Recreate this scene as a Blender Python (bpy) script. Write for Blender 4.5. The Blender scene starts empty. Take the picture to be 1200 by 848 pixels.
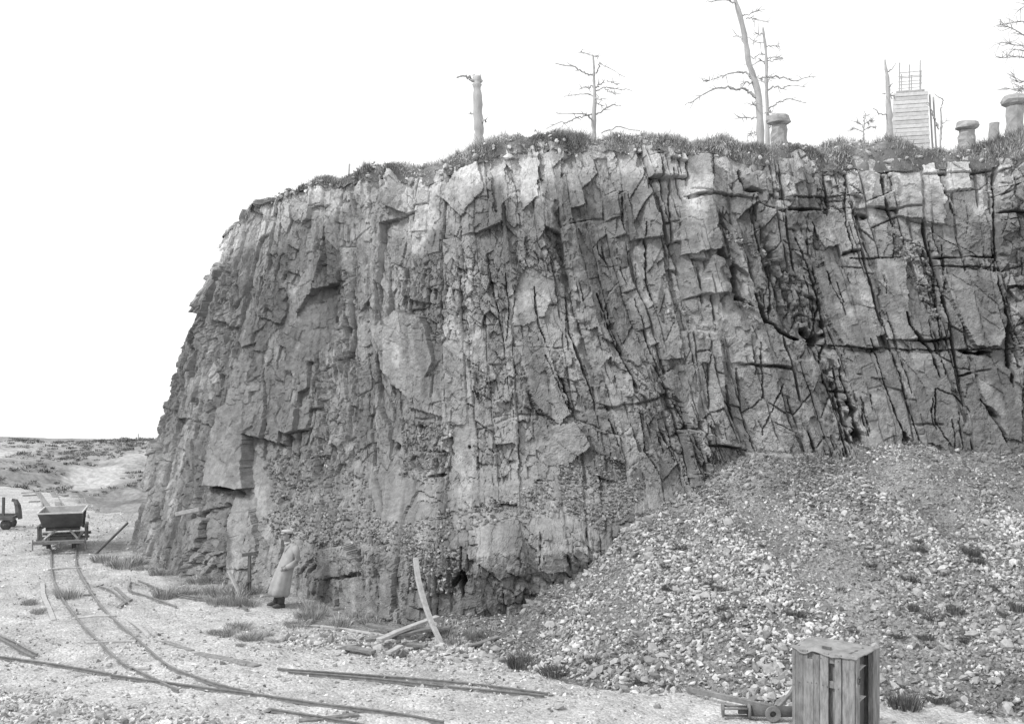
import bpy, bmesh, math, random
import numpy as np
from mathutils import Vector, Matrix, Euler

# ------------------------------------------------------------------ camera, sky, sun, exposure
scene = bpy.context.scene
C = scene.collection
CAMZ, F, CX, CY = 5.6, 1300.0, 600.0, 424.0      # camera height, focal length and centre in photo pixels
cam_d = bpy.data.cameras.new('camera'); cam = bpy.data.objects.new('camera', cam_d); C.objects.link(cam)
cam.location = (0, 0, CAMZ); cam.rotation_euler = (math.radians(90), 0, 0)
cam_d.sensor_width = 36.0; cam_d.lens = 36.0 * F / 1200.0; cam_d.clip_end = 3000
scene.camera = cam

SUN_DIR = Vector((-0.66, -0.34, 0.78)).normalized()          # towards the sun
world = bpy.data.worlds.new('World'); scene.world = world; world.use_nodes = True
wn, wl = world.node_tree.nodes, world.node_tree.links
bg = wn['Background']
sky = wn.new('ShaderNodeTexSky'); sky.sky_type = 'NISHITA'; sky.sun_disc = False
sky.sun_elevation = math.asin(SUN_DIR.z)
sky.sun_rotation = math.atan2(SUN_DIR.x, SUN_DIR.y)
bw = wn.new('ShaderNodeRGBToBW'); wl.new(sky.outputs[0], bw.inputs[0])
veil = wn.new('ShaderNodeMix'); veil.data_type = 'RGBA'        # even overcast veil over the clear sky
veil.inputs[0].default_value = 0.85
wl.new(bw.outputs[0], veil.inputs[6]); veil.inputs[7].default_value = (11.2, 11.2, 11.2, 1)
wl.new(veil.outputs[2], bg.inputs[0]); bg.inputs[1].default_value = 0.1
sun_d = bpy.data.lights.new('sun', 'SUN'); sun = bpy.data.objects.new('sun', sun_d); C.objects.link(sun)
sun_d.energy = 2.2; sun_d.angle = math.radians(9); sun_d.color = (1, 1, 1)
sun.rotation_euler = SUN_DIR.to_track_quat('Z', 'Y').to_euler()
scene.view_settings.view_transform = 'Standard'; scene.view_settings.look = 'None'
scene.view_settings.exposure = 0.28; scene.view_settings.gamma = 1.0
scene.view_settings.use_curve_mapping = False
scene.render.engine = 'CYCLES'
scene.cycles.max_bounces = 5; scene.cycles.diffuse_bounces = 3

# ------------------------------------------------------------------ helpers
rng = np.random.default_rng(7); random.seed(7)
TAB = np.random.default_rng(3).random((256, 256))

def vnoise(x, y, seed=0):
    x = np.asarray(x, float); y = np.asarray(y, float)
    xi = np.floor(x).astype(np.int64); yi = np.floor(y).astype(np.int64)
    fx = x - xi; fy = y - yi
    fx = fx*fx*fx*(fx*(fx*6-15)+10); fy = fy*fy*fy*(fy*(fy*6-15)+10)
    a = xi + seed*37; b = yi + seed*91
    h = lambda i, j: TAB[(a+i) & 255, (b+j) & 255]
    return ((h(0,0)*(1-fx)+h(1,0)*fx)*(1-fy) + (h(0,1)*(1-fx)+h(1,1)*fx)*fy)*2-1

def fbm(x, y, oct=4, seed=0, gain=0.5):
    s, a = 0, 1
    for o in range(oct):
        s = s + a*vnoise(x*2**o + 17*o, y*2**o - 11*o, seed+o*5); a *= gain
    return s

def hash2(i, j, seed):
    return TAB[(i*7 + j*13 + seed*29) & 255, (i*3 - j*5 + seed*53 + (i*j & 31)) & 255]

def voronoi(x, y, seed=0, jit=0.85):
    """cell ids, offset from cell centre, distance to the nearest edge"""
    xi = np.floor(x).astype(np.int64); yi = np.floor(y).astype(np.int64)
    f1 = np.full(x.shape, 1e9); f2 = f1.copy()
    c1x = np.zeros(x.shape); c1y = c1x.copy(); c2x = c1x.copy(); c2y = c1x.copy()
    i1 = np.zeros(x.shape, np.int64); j1 = i1.copy()
    for dx in (-1, 0, 1):
        for dy in (-1, 0, 1):
            i = xi+dx; j = yi+dy
            cx = i + 0.5 + jit*(hash2(i, j, seed)-0.5); cy = j + 0.5 + jit*(hash2(i, j, seed+7)-0.5)
            d = (cx-x)**2 + (cy-y)**2
            m1 = d < f1; m2 = (~m1) & (d < f2)
            f2 = np.where(m1, f1, np.where(m2, d, f2))
            c2x = np.where(m1, c1x, np.where(m2, cx, c2x)); c2y = np.where(m1, c1y, np.where(m2, cy, c2y))
            f1 = np.where(m1, d, f1); c1x = np.where(m1, cx, c1x); c1y = np.where(m1, cy, c1y)
            i1 = np.where(m1, i, i1); j1 = np.where(m1, j, j1)
    L = np.sqrt((c2x-c1x)**2 + (c2y-c1y)**2) + 1e-9
    e = (((c1x+c2x)/2-x)*(c2x-c1x) + ((c1y+c2y)/2-y)*(c2y-c1y))/L
    return i1, j1, x-c1x, y-c1y, e

def cuts(x, seed, jit=0.7, row=0):
    """irregular 1D partition: interval index, offset from its middle, distance to its nearer end"""
    i = np.floor(x).astype(np.int64)
    b = lambda k: k + jit*(hash2(k, row+0*k, seed)-0.5)
    i = np.where(x < b(i), i-1, i); i = np.where(x >= b(i+1), i+1, i)
    lo, hi = b(i), b(i+1)
    return i, x-(lo+hi)/2, np.minimum(x-lo, hi-x)

def blocks(u, v, w, h, seed, slope=0.5):
    """jointed rock: upright joints cut by breaks that slant differently in each column; lengths in metres"""
    i, du, eu_ = cuts(u/w, seed, 0.8)
    sl = slope*(hash2(i, i*0, seed+3)*2-1); hh = h*(0.6+0.9*hash2(i, i*0+5, seed+4))
    j, dv, ev = cuts((v + sl*du*w)/hh + 13.7*hash2(i, i*0+9, seed+6), seed+1, 0.75, i)
    return i, j, du*w, dv*hh, np.minimum(eu_*w, ev*hh), eu_*w, ev*hh

def smooth(a, b, x):
    t = np.clip((x-a)/(b-a), 0, 1); return t*t*(3-2*t)

def W(px, py, D):
    """photo pixel at forward distance D"""
    return Vector(((px-CX)/F*D, D, CAMZ + (CY-py)/F*D))

def mesh_obj(name, verts, faces, mat, parent=None, smooth_shade=False, tone=None):
    me = bpy.data.meshes.new(name)
    verts = np.asarray(verts, np.float32)
    if isinstance(faces, np.ndarray):
        n, k = faces.shape
        me.vertices.add(len(verts)); me.vertices.foreach_set('co', verts.ravel())
        me.loops.add(n*k); me.loops.foreach_set('vertex_index', faces.astype(np.int32).ravel())
        me.polygons.add(n); me.polygons.foreach_set('loop_start', np.arange(n, dtype=np.int32)*k)
        me.update(calc_edges=True)
    else:
        me.from_pydata([tuple(map(float, v)) for v in verts], [], faces); me.update()
    if tone is not None:
        a = me.attributes.new('tone', 'FLOAT', 'POINT')
        a.data.foreach_set('value', np.broadcast_to(np.asarray(tone, np.float32), (len(verts),)).copy())
    me.polygons.foreach_set('use_smooth', np.full(len(me.polygons), bool(smooth_shade)))
    if mat: me.materials.append(mat)
    o = bpy.data.objects.new(name, me); C.objects.link(o); o.parent = parent
    return o

def tag(o, label=None, cat=None, group=None, kind=None):
    if label: o['label'] = label
    if cat: o['category'] = cat
    if group: o['group'] = group
    if kind: o['kind'] = kind
    return o

def empty(name, loc, rz=0.0):
    o = bpy.data.objects.new(name, None); C.objects.link(o)
    o.location = loc; o.rotation_euler = (0, 0, rz); o.empty_display_size = 0.1
    return o

# ------------------------------------------------------------------ materials (all grey: a black and white plate)
def material(name, lo, hi, scale=8.0, rough=0.9, detail=6, bump=0.0, bump_scale=30.0, tone=False, spec=0.2, stretch=(1, 1, 1), metal=0.0, objrand=0.0, pebbles=0.0, fleck=0.0):
    m = bpy.data.materials.new(name); m.use_nodes = True
    nt = m.node_tree; N, L = nt.nodes, nt.links
    b = N['Principled BSDF']; b.inputs['Roughness'].default_value = rough
    b.inputs['Specular IOR Level'].default_value = spec; b.inputs['Metallic'].default_value = metal
    tc = N.new('ShaderNodeTexCoord' if not tone else 'ShaderNodeNewGeometry')
    src = tc.outputs['Object'] if not tone else tc.outputs['Position']
    mp = N.new('ShaderNodeMapping'); mp.inputs['Scale'].default_value = stretch; L.new(src, mp.inputs[0])
    nz = N.new('ShaderNodeTexNoise'); nz.inputs['Scale'].default_value = scale; nz.inputs['Detail'].default_value = detail
    nz.inputs['Roughness'].default_value = 0.65
    L.new(mp.outputs[0], nz.inputs['Vector'])
    mr = N.new('ShaderNodeMapRange'); mr.inputs[1].default_value = 0.3; mr.inputs[2].default_value = 0.7
    mr.inputs[3].default_value = lo; mr.inputs[4].default_value = hi
    L.new(nz.outputs['Fac'], mr.inputs[0])
    out = mr.outputs[0]
    if tone:
        at = N.new('ShaderNodeAttribute'); at.attribute_name = 'tone'
        mu = N.new('ShaderNodeMath'); mu.operation = 'MULTIPLY'; L.new(out, mu.inputs[0]); L.new(at.outputs['Fac'], mu.inputs[1])
        out = mu.outputs[0]
    if objrand:
        oi = N.new('ShaderNodeObjectInfo')
        r2 = N.new('ShaderNodeMapRange'); r2.inputs[3].default_value = 1-objrand; r2.inputs[4].default_value = 1+objrand
        L.new(oi.outputs['Random'], r2.inputs[0])
        mu = N.new('ShaderNodeMath'); mu.operation = 'MULTIPLY'; L.new(out, mu.inputs[0]); L.new(r2.outputs[0], mu.inputs[1])
        out = mu.outputs[0]
    if fleck:
        n3 = N.new('ShaderNodeTexNoise'); n3.inputs['Scale'].default_value = 38.0; n3.inputs['Detail'].default_value = 6; n3.inputs['Roughness'].default_value = 0.75
        L.new(mp.outputs[0], n3.inputs['Vector'])
        r4 = N.new('ShaderNodeMapRange'); r4.inputs[1].default_value = 0.3; r4.inputs[2].default_value = 0.72; r4.inputs[3].default_value = 1-fleck; r4.inputs[4].default_value = 1+fleck*1.2
        L.new(n3.outputs['Fac'], r4.inputs[0])
        mu = N.new('ShaderNodeMath'); mu.operation = 'MULTIPLY'; L.new(out, mu.inputs[0]); L.new(r4.outputs[0], mu.inputs[1]); out = mu.outputs[0]
    if pebbles:
        for sc_p, amt in ((19.0, pebbles), (47.0, pebbles*0.9)):
            vo = N.new('ShaderNodeTexVoronoi'); vo.inputs['Scale'].default_value = sc_p; L.new(mp.outputs[0], vo.inputs['Vector'])
            cb = N.new('ShaderNodeRGBToBW'); L.new(vo.outputs['Color'], cb.inputs[0])
            r3 = N.new('ShaderNodeMapRange'); r3.inputs[1].default_value = 0.15; r3.inputs[2].default_value = 0.85
            r3.inputs[3].default_value = 1-amt; r3.inputs[4].default_value = 1+amt*0.75; L.new(cb.outputs[0], r3.inputs[0])
            mu = N.new('ShaderNodeMath'); mu.operation = 'MULTIPLY'; L.new(out, mu.inputs[0]); L.new(r3.outputs[0], mu.inputs[1]); out = mu.outputs[0]
    L.new(out, b.inputs['Base Color'])
    if bump:
        n2 = N.new('ShaderNodeTexNoise'); n2.inputs['Scale'].default_value = bump_scale; n2.inputs['Detail'].default_value = 5
        L.new(mp.outputs[0], n2.inputs['Vector'])
        hgt = n2.outputs['Fac']
        if pebbles:
            v2 = N.new('ShaderNodeTexVoronoi'); v2.inputs['Scale'].default_value = 19.0; L.new(mp.outputs[0], v2.inputs['Vector'])
            ad = N.new('ShaderNodeMath'); ad.operation = 'SUBTRACT'; L.new(hgt, ad.inputs[0]); L.new(v2.outputs['Distance'], ad.inputs[1]); hgt = ad.outputs[0]
        bp = N.new('ShaderNodeBump'); bp.inputs['Strength'].default_value = bump; bp.inputs['Distance'].default_value = 0.03
        L.new(hgt, bp.inputs['Height']); L.new(bp.outputs[0], b.inputs['Normal'])
    return m

M = {}
M['rock'] = material('rock', 0.70, 1.28, 6.0, 0.95, 12, 0.9, 30, tone=True, spec=0.1, fleck=0.24)
M['stone'] = material('stone', 0.75, 1.2, 14.0, 0.95, 5, 0.3, 40, tone=True, spec=0.1)
M['ground'] = material('ground', 0.76, 1.2, 1.6, 1.0, 12, 0.8, 14, tone=True, spec=0.05, pebbles=0.2)
M['scree'] = material('scree', 0.76, 1.2, 1.6, 1.0, 12, 1.0, 14, tone=True, spec=0.05, pebbles=0.32)
M['turf'] = material('turf', 0.6, 1.35, 2.5, 1.0, 10, 0.5, 14, tone=True, spec=0.03)
M['grass'] = material('grass', 0.75, 1.25, 3.0, 0.9, 2, tone=True, spec=0.1)
M['dead_wood'] = material('dead_wood', 0.34, 0.50, 6.0, 0.95, 6, 0.4, 20, spec=0.1, stretch=(1, 1, 0.25))  # bleached wood; the washed-out glare on the skyline is put into this pale colour
M['old_wood'] = material('old_wood', 0.13, 0.30, 9.0, 0.95, 7, 0.5, 16, spec=0.1, objrand=0.15)
M['pale_wood'] = material('pale_wood', 0.30, 0.48, 9.0, 0.95, 7, 0.4, 16, spec=0.1, objrand=0.15)
M['plank'] = material('plank', 0.13, 0.36, 6.0, 0.9, 10, 0.7, 14, spec=0.15, stretch=(3, 3, 0.6), objrand=0.22)
M['plank_dark'] = material('plank_dark', 0.09, 0.17, 7.0, 0.9, 8, 0.5, 14, stretch=(3, 3, 0.5))
M['felt'] = material('felt', 0.17, 0.36, 4.0, 1.0, 9, 0.8, 9)
M['iron'] = material('iron', 0.06, 0.15, 6.0, 0.7, 7, 0.3, 25, spec=0.35)
M['tub_iron'] = material('tub_iron', 0.075, 0.16, 3.0, 0.65, 8, 0.25, 18, spec=0.4)
M['tub_inside'] = material('tub_inside', 0.2, 0.36, 4.0, 0.85, 8, 0.3, 18, spec=0.2)
M['worn_steel'] = material('worn_steel', 0.42, 0.62, 8.0, 0.5, 6, 0.2, 30, spec=0.5)
M['rail_steel'] = material('rail_steel', 0.12, 0.27, 8.0, 0.55, 6, 0.2, 30, spec=0.5)
M['tower'] = material('tower', 0.48, 0.66, 5.0, 0.95, 8, 0.3, 14, objrand=0.12)  # board colour lightened to stand in for glare fading the skyline
M['rust'] = material('rust', 0.13, 0.25, 8.0, 0.8, 6, 0.3, 30, spec=0.2)
M['pier'] = material('pier', 0.26, 0.42, 5.0, 0.95, 8, 0.5, 14)
M['coat'] = material('coat', 0.29, 0.38, 9.0, 0.95, 4, 0.2, 40, spec=0.05)
M['cap'] = material('cap', 0.36, 0.46, 20.0, 0.95, 4, 0.2, 60, spec=0.05)
M['dark_cloth'] = material('dark_cloth', 0.05, 0.09, 20.0, 0.95, 4, 0.2, 60, spec=0.05)
M['leather'] = material('leather', 0.05, 0.1, 20.0, 0.6, 4, 0.2, 60)
M['skin'] = material('skin', 0.22, 0.30, 20.0, 0.7, 4)
M['hair'] = material('hair', 0.05, 0.09, 60.0, 0.8, 4)
M['collar'] = material('collar', 0.42, 0.52, 20.0, 0.9, 4)

# ------------------------------------------------------------------ lie of the land
def catmull(pts, n):
    """even resampling of a smooth curve through pts (k x d)"""
    P = np.asarray(pts, float); k = len(P)
    if k == 2:
        return P[0] + (P[1]-P[0])*np.linspace(0, 1, n)[:, None]
    Q = np.vstack([2*P[0]-P[1], P, 2*P[-1]-P[-2]])
    t = np.linspace(0, k-1-1e-6, n); i = t.astype(int); f = (t-i)[:, None]
    a, b, c, d = Q[i], Q[i+1], Q[i+2], Q[i+3]
    return 0.5*((2*b) + (c-a)*f + (2*a-5*b+4*c-d)*f**2 + (-a+3*b-3*c+d)*f**3)

TOE = np.array([(-3, 23.6), (-0.66, 21.4), (1.5, 19.5), (3.6, 18.7), (5.7, 18.5), (8.1, 17.6), (12, 16.8), (18, 16.5)])
CON = np.array([(-3, 24.2, 0), (-0.4, 24.0, 0.15), (0.5, 24.0, 0.42), (1.9, 24.5, 1.25), (3.1, 25.5, 2.25), (4.6, 26.4, 2.95), (6.2, 27.0, 3.32), (9, 26.9, 3.45), (12.2, 26.5, 3.5), (18, 26, 3.6)])
def scree_z(x, y):
    toe = np.interp(x, TOE[:, 0], TOE[:, 1]); cy = np.interp(x, CON[:, 0], CON[:, 1]); h = np.interp(x, CON[:, 0], CON[:, 2])
    toe = toe + 0.35*vnoise(x*0.9, x*0.0, 4)
    t = (y-toe)/(cy-toe)
    z = h*np.clip(t, -0.3, 1.25)**1 + 0.25*h/3*np.sin(np.clip(t, 0, 1)*math.pi)
    z = z + (0.12*fbm(x*0.7, y*0.7, 3, 12) + 0.16*vnoise(x*1.0+0.3*y, y*0.22, 14))*np.clip(t*2, 0, 1) + 0.03*fbm(x*3.3, y*3.3, 3, 13)
    return np.where(t < 0, t*1.2, z) - 0.02

def floor_z(x, y):
    z = 0.05*fbm(x*0.35, y*0.35, 3, 21) + 0.02*fbm(x*2.0, y*2.0, 4, 22)
    z = z + np.clip((14.5-y)*0.28, 0, 3.6)                              # the bank the camera stands on
    z = z + 0.35*smooth(-5.2, -9.5, x)*smooth(19.0, 17.0, y)            # rubble in the near corner
    edge = np.interp(CX+F*x/np.maximum(y, 5), [20, 84, 118], [49.5, 48.5, 41.0]) + 0.8*vnoise(x*0.35, x*0, 8)
    z = z - 0.55*np.clip(y-edge, 0, 12) + np.where(x < -30, 0.10*(-30-x), 0)
    # debris banked against the foot of the rock
    return z

def land_z(x, y):
    x = np.asarray(x, float); y = np.asarray(y, float)
    return np.maximum(floor_z(x, y), np.where(x > -3, scree_z(x, y), -9))

GD = np.arange(14, 54, 0.02)
def g(px, py, dz=0.0):
    """the point of the land seen at a photo pixel"""
    hit = np.nonzero(CAMZ + (CY-py)/F*GD <= land_z((px-CX)/F*GD, GD) + dz)[0]
    return W(px, py, float(GD[hit[0]]) if len(hit) else 40.0)

def grid_faces(nu, nv):
    i = np.arange(nu-1)[:, None]*nv + np.arange(nv-1)[None, :]
    return np.stack([i, i+nv, i+nv+1, i+1], -1).reshape(-1, 4)

# quarry floor
gx = np.concatenate([np.linspace(-60, -16, 60)[:-1], np.linspace(-16, 12, 270)[:-1], np.linspace(12, 40, 40)])
gy = np.concatenate([np.linspace(-20, 14, 40)[:-1], np.linspace(14, 36, 215)[:-1], np.linspace(36, 62, 70)])
X, Y = np.meshgrid(gx, gy, indexing='ij')
Z = floor_z(X, Y) + 0.012*fbm(X*6, Y*6, 3, 31)
tone = 0.45 + 0.05*fbm(X*0.5, Y*0.5, 3, 33) + 0.05*fbm(X*2.5, Y*2.5, 3, 34)
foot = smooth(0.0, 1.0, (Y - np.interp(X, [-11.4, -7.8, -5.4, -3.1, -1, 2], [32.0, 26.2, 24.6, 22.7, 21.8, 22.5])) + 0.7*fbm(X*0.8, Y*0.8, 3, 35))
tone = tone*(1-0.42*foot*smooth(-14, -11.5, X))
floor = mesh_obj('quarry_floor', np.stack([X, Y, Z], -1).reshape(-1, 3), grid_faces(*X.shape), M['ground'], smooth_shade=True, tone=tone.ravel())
tag(floor, 'pale trampled quarry floor of crushed stone and dust', 'ground', kind='structure')

# scree
gx = np.linspace(-3, 17, 240); gy = np.linspace(16, 29, 165)
X, Y = np.meshgrid(gx, gy, indexing='ij'); Z = scree_z(X, Y)
tone = 0.21 + 0.06*fbm(X*0.6, Y*0.6, 3, 41)
scree = mesh_obj('scree_slope', np.stack([X, Y, Z], -1).reshape(-1, 3), grid_faces(*X.shape), M['scree'], smooth_shade=True, tone=tone.ravel())
tag(scree, 'long slope of loose broken stone banked against the right of the rock face', 'scree', kind='structure')

# far hill beyond the tip
hx = np.linspace(-130, 60, 240); hy = np.concatenate([np.linspace(47, 135, 210), np.linspace(137, 420, 40)])
X, Y = np.meshgrid(hx, hy, indexing='ij')
PXh = CX + F*X/Y
# crest seen at y = 515: falls below the line of sight beyond it
Zc = CAMZ - (np.interp(PXh, [-300, 0, 60, 110, 190, 400], [86, 88, 91, 91.5, 92, 93])/F)*125
near = -5.2 - 2.5*np.clip((56-Y)/9, 0, 1) + 1.2*fbm(X*0.06, Y*0.06, 3, 51)
t = np.clip((Y-70)/(125-70), 0, 1)
Z = near*(1-t) + Zc*t
Z = Z + 1.7*np.sin(t*math.pi)*fbm(X*0.07+3, Y*0.07, 4, 52) + 0.25*fbm(X*0.4, Y*0.4, 3, 53)*(1-0.7*t)
Z = Z - np.clip(Y-127, 0, 400)*0.12
Z = Z + 3.2*np.exp(-((X+36+(Y-75)*0.55)/9)**2)*np.clip(1-(Y-58)/40, 0, 1)
tone = 0.33 + 0.12*fbm(X*0.12, Y*0.09, 4, 54) + 0.05*fbm(X*0.8, Y*0.8, 3, 55)
PYh = CY - F*(Z-CAMZ)/Y
sc = smooth(0.15, -0.15, ((PXh-107)/36)**2 + ((PYh-561-(PXh-107)*-0.20)/15)**2 - 1 + 0.35*fbm(X*0.35, Y*0.35, 3, 56))
tone = tone*(1-sc) + 0.43*sc
hill = mesh_obj('far_hill', np.stack([X, Y, Z], -1).reshape(-1, 3), grid_faces(*X.shape), M['turf'], smooth_shade=True, tone=np.clip(tone, 0.12, 0.7).ravel())
tag(hill, 'rough grassy hillside with a bare pale scar beyond the tip', 'hill', kind='structure')
HILL = (X.copy(), Y.copy(), Z.copy(), sc.copy())

# ------------------------------------------------------------------ cliff
CP = [  # base x, y | top x, y, z
    (-9.0, 54, -5.0, 52, 8.6), (-11.2, 44, -7.6, 43, 9.0), (-11.9, 37, -8.0, 38, 9.3), (-11.4, 33.0, -8.45, 34.5, 9.6),
    (-7.9, 28.0, -7.6, 33, 10.3), (-5.3, 26.5, -6.15, 32, 10.75), (-3.1, 24.1, -3.5, 30.5, 10.65), (-1.1, 23.3, -0.9, 29.5, 11.0),
    (0.74, 24.0, 1.8, 29.0, 11.35), (3.2, 25.2, 4.4, 28.5, 11.1), (6.2, 26.1, 6.6, 28.6, 10.75), (9.0, 26.1, 8.7, 28.4, 10.9),
    (12.2, 25.8, 12.7, 27.6, 10.85), (17.0, 25.0, 17.5, 26.5, 10.9)]
dense = catmull(CP, 4000)
seg = np.hypot(np.diff((dense[:, 0]+dense[:, 2])/2), np.diff((dense[:, 1]+dense[:, 3])/2))
arc = np.concatenate([[0], np.cumsum(seg)])
s_face = arc[np.argmin(np.abs((dense[:, 0]+dense[:, 2])/2+10.6) + 0*(arc))]
i_c = int(3/13*4000); s_c = arc[i_c]                                    # arc length at the left corner
us = np.concatenate([np.arange(0, s_c-2.0, 0.16), np.arange(s_c-2.0, arc[-1]-3.2, 0.0225), np.arange(arc[-1]-3.2, arc[-1], 0.12)])
NU, NV = len(us), 440
tv = np.linspace(-0.03, 1.0, NV)
T = np.repeat(tv[None, :], NU, 0)
pm = np.interp(us, arc, CX + F*((dense[:, 0]+dense[:, 2])/2)/((dense[:, 1]+dense[:, 3])/2))
pm = np.where(us < s_c, 200, pm)
lean = np.interp(pm, [200, 420, 560, 660, 760, 880, 960, 1080, 1180], [-0.12, -0.05, 0.05, 0.22, 0.33, 0.30, 0.2, 0.2, 0.08])
lean = np.convolve(np.pad(lean, 40, 'edge'), np.ones(81)/81, 'valid')[:, None]
U = np.clip(us[:, None] - lean*(T-0.55)*10.5, 0, arc[-1])              # the mesh columns follow the lean of the joints
UU = np.repeat(us[:, None], NV, 1)
R = [np.interp(U, arc, dense[:, k]) for k in range(5)]
ztop = R[4] + 0.22*vnoise(U*1.1, U*0, 61) + 0.12*vnoise(U*3.7, U*0, 62)
Zg = T*ztop
un = U - s_c
bench = np.interp(un, [-30, 2, 6, 9, 14, 17, 19.5, 40], [0, 0, 0.5, 1, 1, 0.7, 0, 0])
fb = np.interp(tv, [-0.1, 0, 0.13, 0.16, 0.25, 0.28, 1], [-0.05, 0, 0.06, 0.12, 0.46, 0.50, 1])[None, :]
fl = np.interp(tv, [-0.1, 0, 0.3, 1], [-0.1, 0, 0.42, 1])[None, :]
fr = bench*fb + (1-bench)*fl
Xb = R[0]*(1-T) + R[2]*T
Xb = Xb - np.interp(un, [-12, -3, 0, 3, 6], [0, 0.5, 0.55, 0.3, 0])*np.sin(np.clip(T, 0, 1)*math.pi)
Yb = R[1]*(1-fr) + R[3]*fr
mx = (dense[:, 0]+dense[:, 2])/2; my = (dense[:, 1]+dense[:, 3])/2
tx = np.gradient(mx, arc); ty = np.gradient(my, arc); ln = np.hypot(tx, ty)
nx0, ny0 = ty/ln, -tx/ln
k = np.ones(161)/161
nx0 = np.convolve(np.pad(nx0, 80, 'edge'), k, 'valid'); ny0 = np.convolve(np.pad(ny0, 80, 'edge'), k, 'valid')
ln = np.hypot(nx0, ny0); nx0 /= ln; ny0 /= ln
nxs = np.interp(U, arc, nx0); nys = np.interp(U, arc, ny0)
PX = CX + F*Xb/Yb; PY = CY - F*(Zg-CAMZ)/Yb

# joints: leaning columns, warped
rag = 0.014*fbm(U*6, Zg*4, 2, 73); rag2 = 0.014*fbm(U*6, Zg*4, 2, 74)
wx = 0.13*vnoise(UU*0.4, Zg*0.25, 71) + 0.055*vnoise(UU*1.1, Zg*0.9, 171) + rag; wy = 0.2*vnoise(UU*0.4, Zg*0.25, 72) + rag2
UW, ZW = UU+wx, Zg+wy
right = smooth(700, 900, PX)
ha = lambda i, j, s: hash2(i, j, s)*2-1
ia, ja, ax_, ay_, ea, eaU, eaV = blocks(UW, ZW, 1.15, 2.6, 1, 0.5)
ib, jb, bx_, by_, eb, ebU, ebV = blocks(UW + 0.05*(Zg-6), ZW, 0.40, 0.95, 15, 1.3)
ic, jc, cx_, cy_, ec = voronoi((UW-0.06*Zg)/0.20+2.1, (ZW+0.35*UW)/0.34+8.8, 3); cx_ = cx_*0.20; cy_ = cy_*0.34; ec = ec*0.25
id_, jd, dx_, dy_, ed = voronoi((UW+rag2)/0.085, (ZW+0.5*UW)/0.12, 4); dx_ = dx_*0.085; dy_ = dy_*0.12
frac = smooth(-0.05, 0.5, fbm(UU*0.55, Zg*0.4, 3, 75))                  # where the rock is shattered
jx = 1.6*fbm(PX*0.12, PY*0.12, 3, 91); jy = 1.6*fbm(PX*0.12, PY*0.12, 3, 92)
QX, QY = PX+jx, PY+jy
def in_poly(poly):
    P = np.asarray(poly, float); x0, y0 = P.min(0); x1, y1 = P.max(0)
    idx = np.nonzero((QX > x0) & (QX < x1) & (QY > y0) & (QY < y1) & (U > s_c-3))
    x, y = QX[idx], QY[idx]; ins = np.zeros(len(x), bool)
    for (ax0, ay0), (bx0, by0) in zip(P, np.roll(P, -1, 0)):
        c = ((ay0 > y) != (by0 > y)) & (x < (bx0-ax0)*(y-ay0)/(by0-ay0+1e-9)+ax0); ins ^= c
    return (idx[0][ins], idx[1][ins])
SHATTER = [[(300,540),(360,525),(420,560),(440,600),(380,610),(310,590)], [(470,640),(540,640),(545,700),(480,690)], [(460,490),(530,500),(520,565),(470,560)], [(548,425),(572,425),(580,465),(560,475)], [(600,285),(640,270),(670,300),(640,330),(600,320)], [(1040,270),(1080,280),(1110,350),(1100,380),(1070,330)], [(230,540),(260,575),(250,600),(200,590)]]
calm = smooth(0.3, -0.25, fbm(UU*0.45+9, Zg*0.33, 3, 76))
for poly in SHATTER: frac[in_poly(poly)] = 1.0
form = 0.36*fbm(UU*0.28, Zg*0.12, 2, 80, 0.35)
midl = smooth(560, 760, PX)                                             # broader, quieter masses left of the leaning joints
disp = form + (0.10+0.06*midl)*ha(ia, ja, 11) + 0.22*ha(ia, ja, 12)*ax_ + 0.10*ha(ia, ja, 13)*ay_
D2 = 0.085*ha(ib, jb, 21) + 0.42*ha(ib, jb, 22)*bx_ + 0.18*ha(ib, jb, 23)*by_
D3 = 0.05*ha(ic, jc, 31) + 0.55*ha(ic, jc, 32)*cx_ + 0.26*ha(ic, jc, 33)*cy_
D4 = 0.021*ha(id_, jd, 41) + 0.42*ha(id_, jd, 42)*dx_ + 0.32*ha(id_, jd, 43)*dy_
mA = smooth(-0.3, 0.3, fbm(UU*0.9, Zg*0.7, 3, 77)); mB = smooth(-0.35, 0.2, fbm(UU*1.1+4, Zg*0.9, 3, 78))
crA = smooth(0.045, 0.006, ea)*mA; crB = smooth(0.030, 0.006, eb)*mB*(1-0.3*right)
cw = 0.28+0.72*right
cracks = cw*(0.30*crA + 0.16*crB) + 0.05*smooth(0.02, 0, ec)*frac
detail = D2*(0.5+0.8*calm)*(1-0.35*right)*(0.72+0.28*midl) + D3*(0.55+0.85*frac) + D4*(0.5+0.9*frac)
slabamt = np.zeros_like(disp); tone = np.ones_like(disp); slab_d = np.zeros_like(disp)

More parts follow.
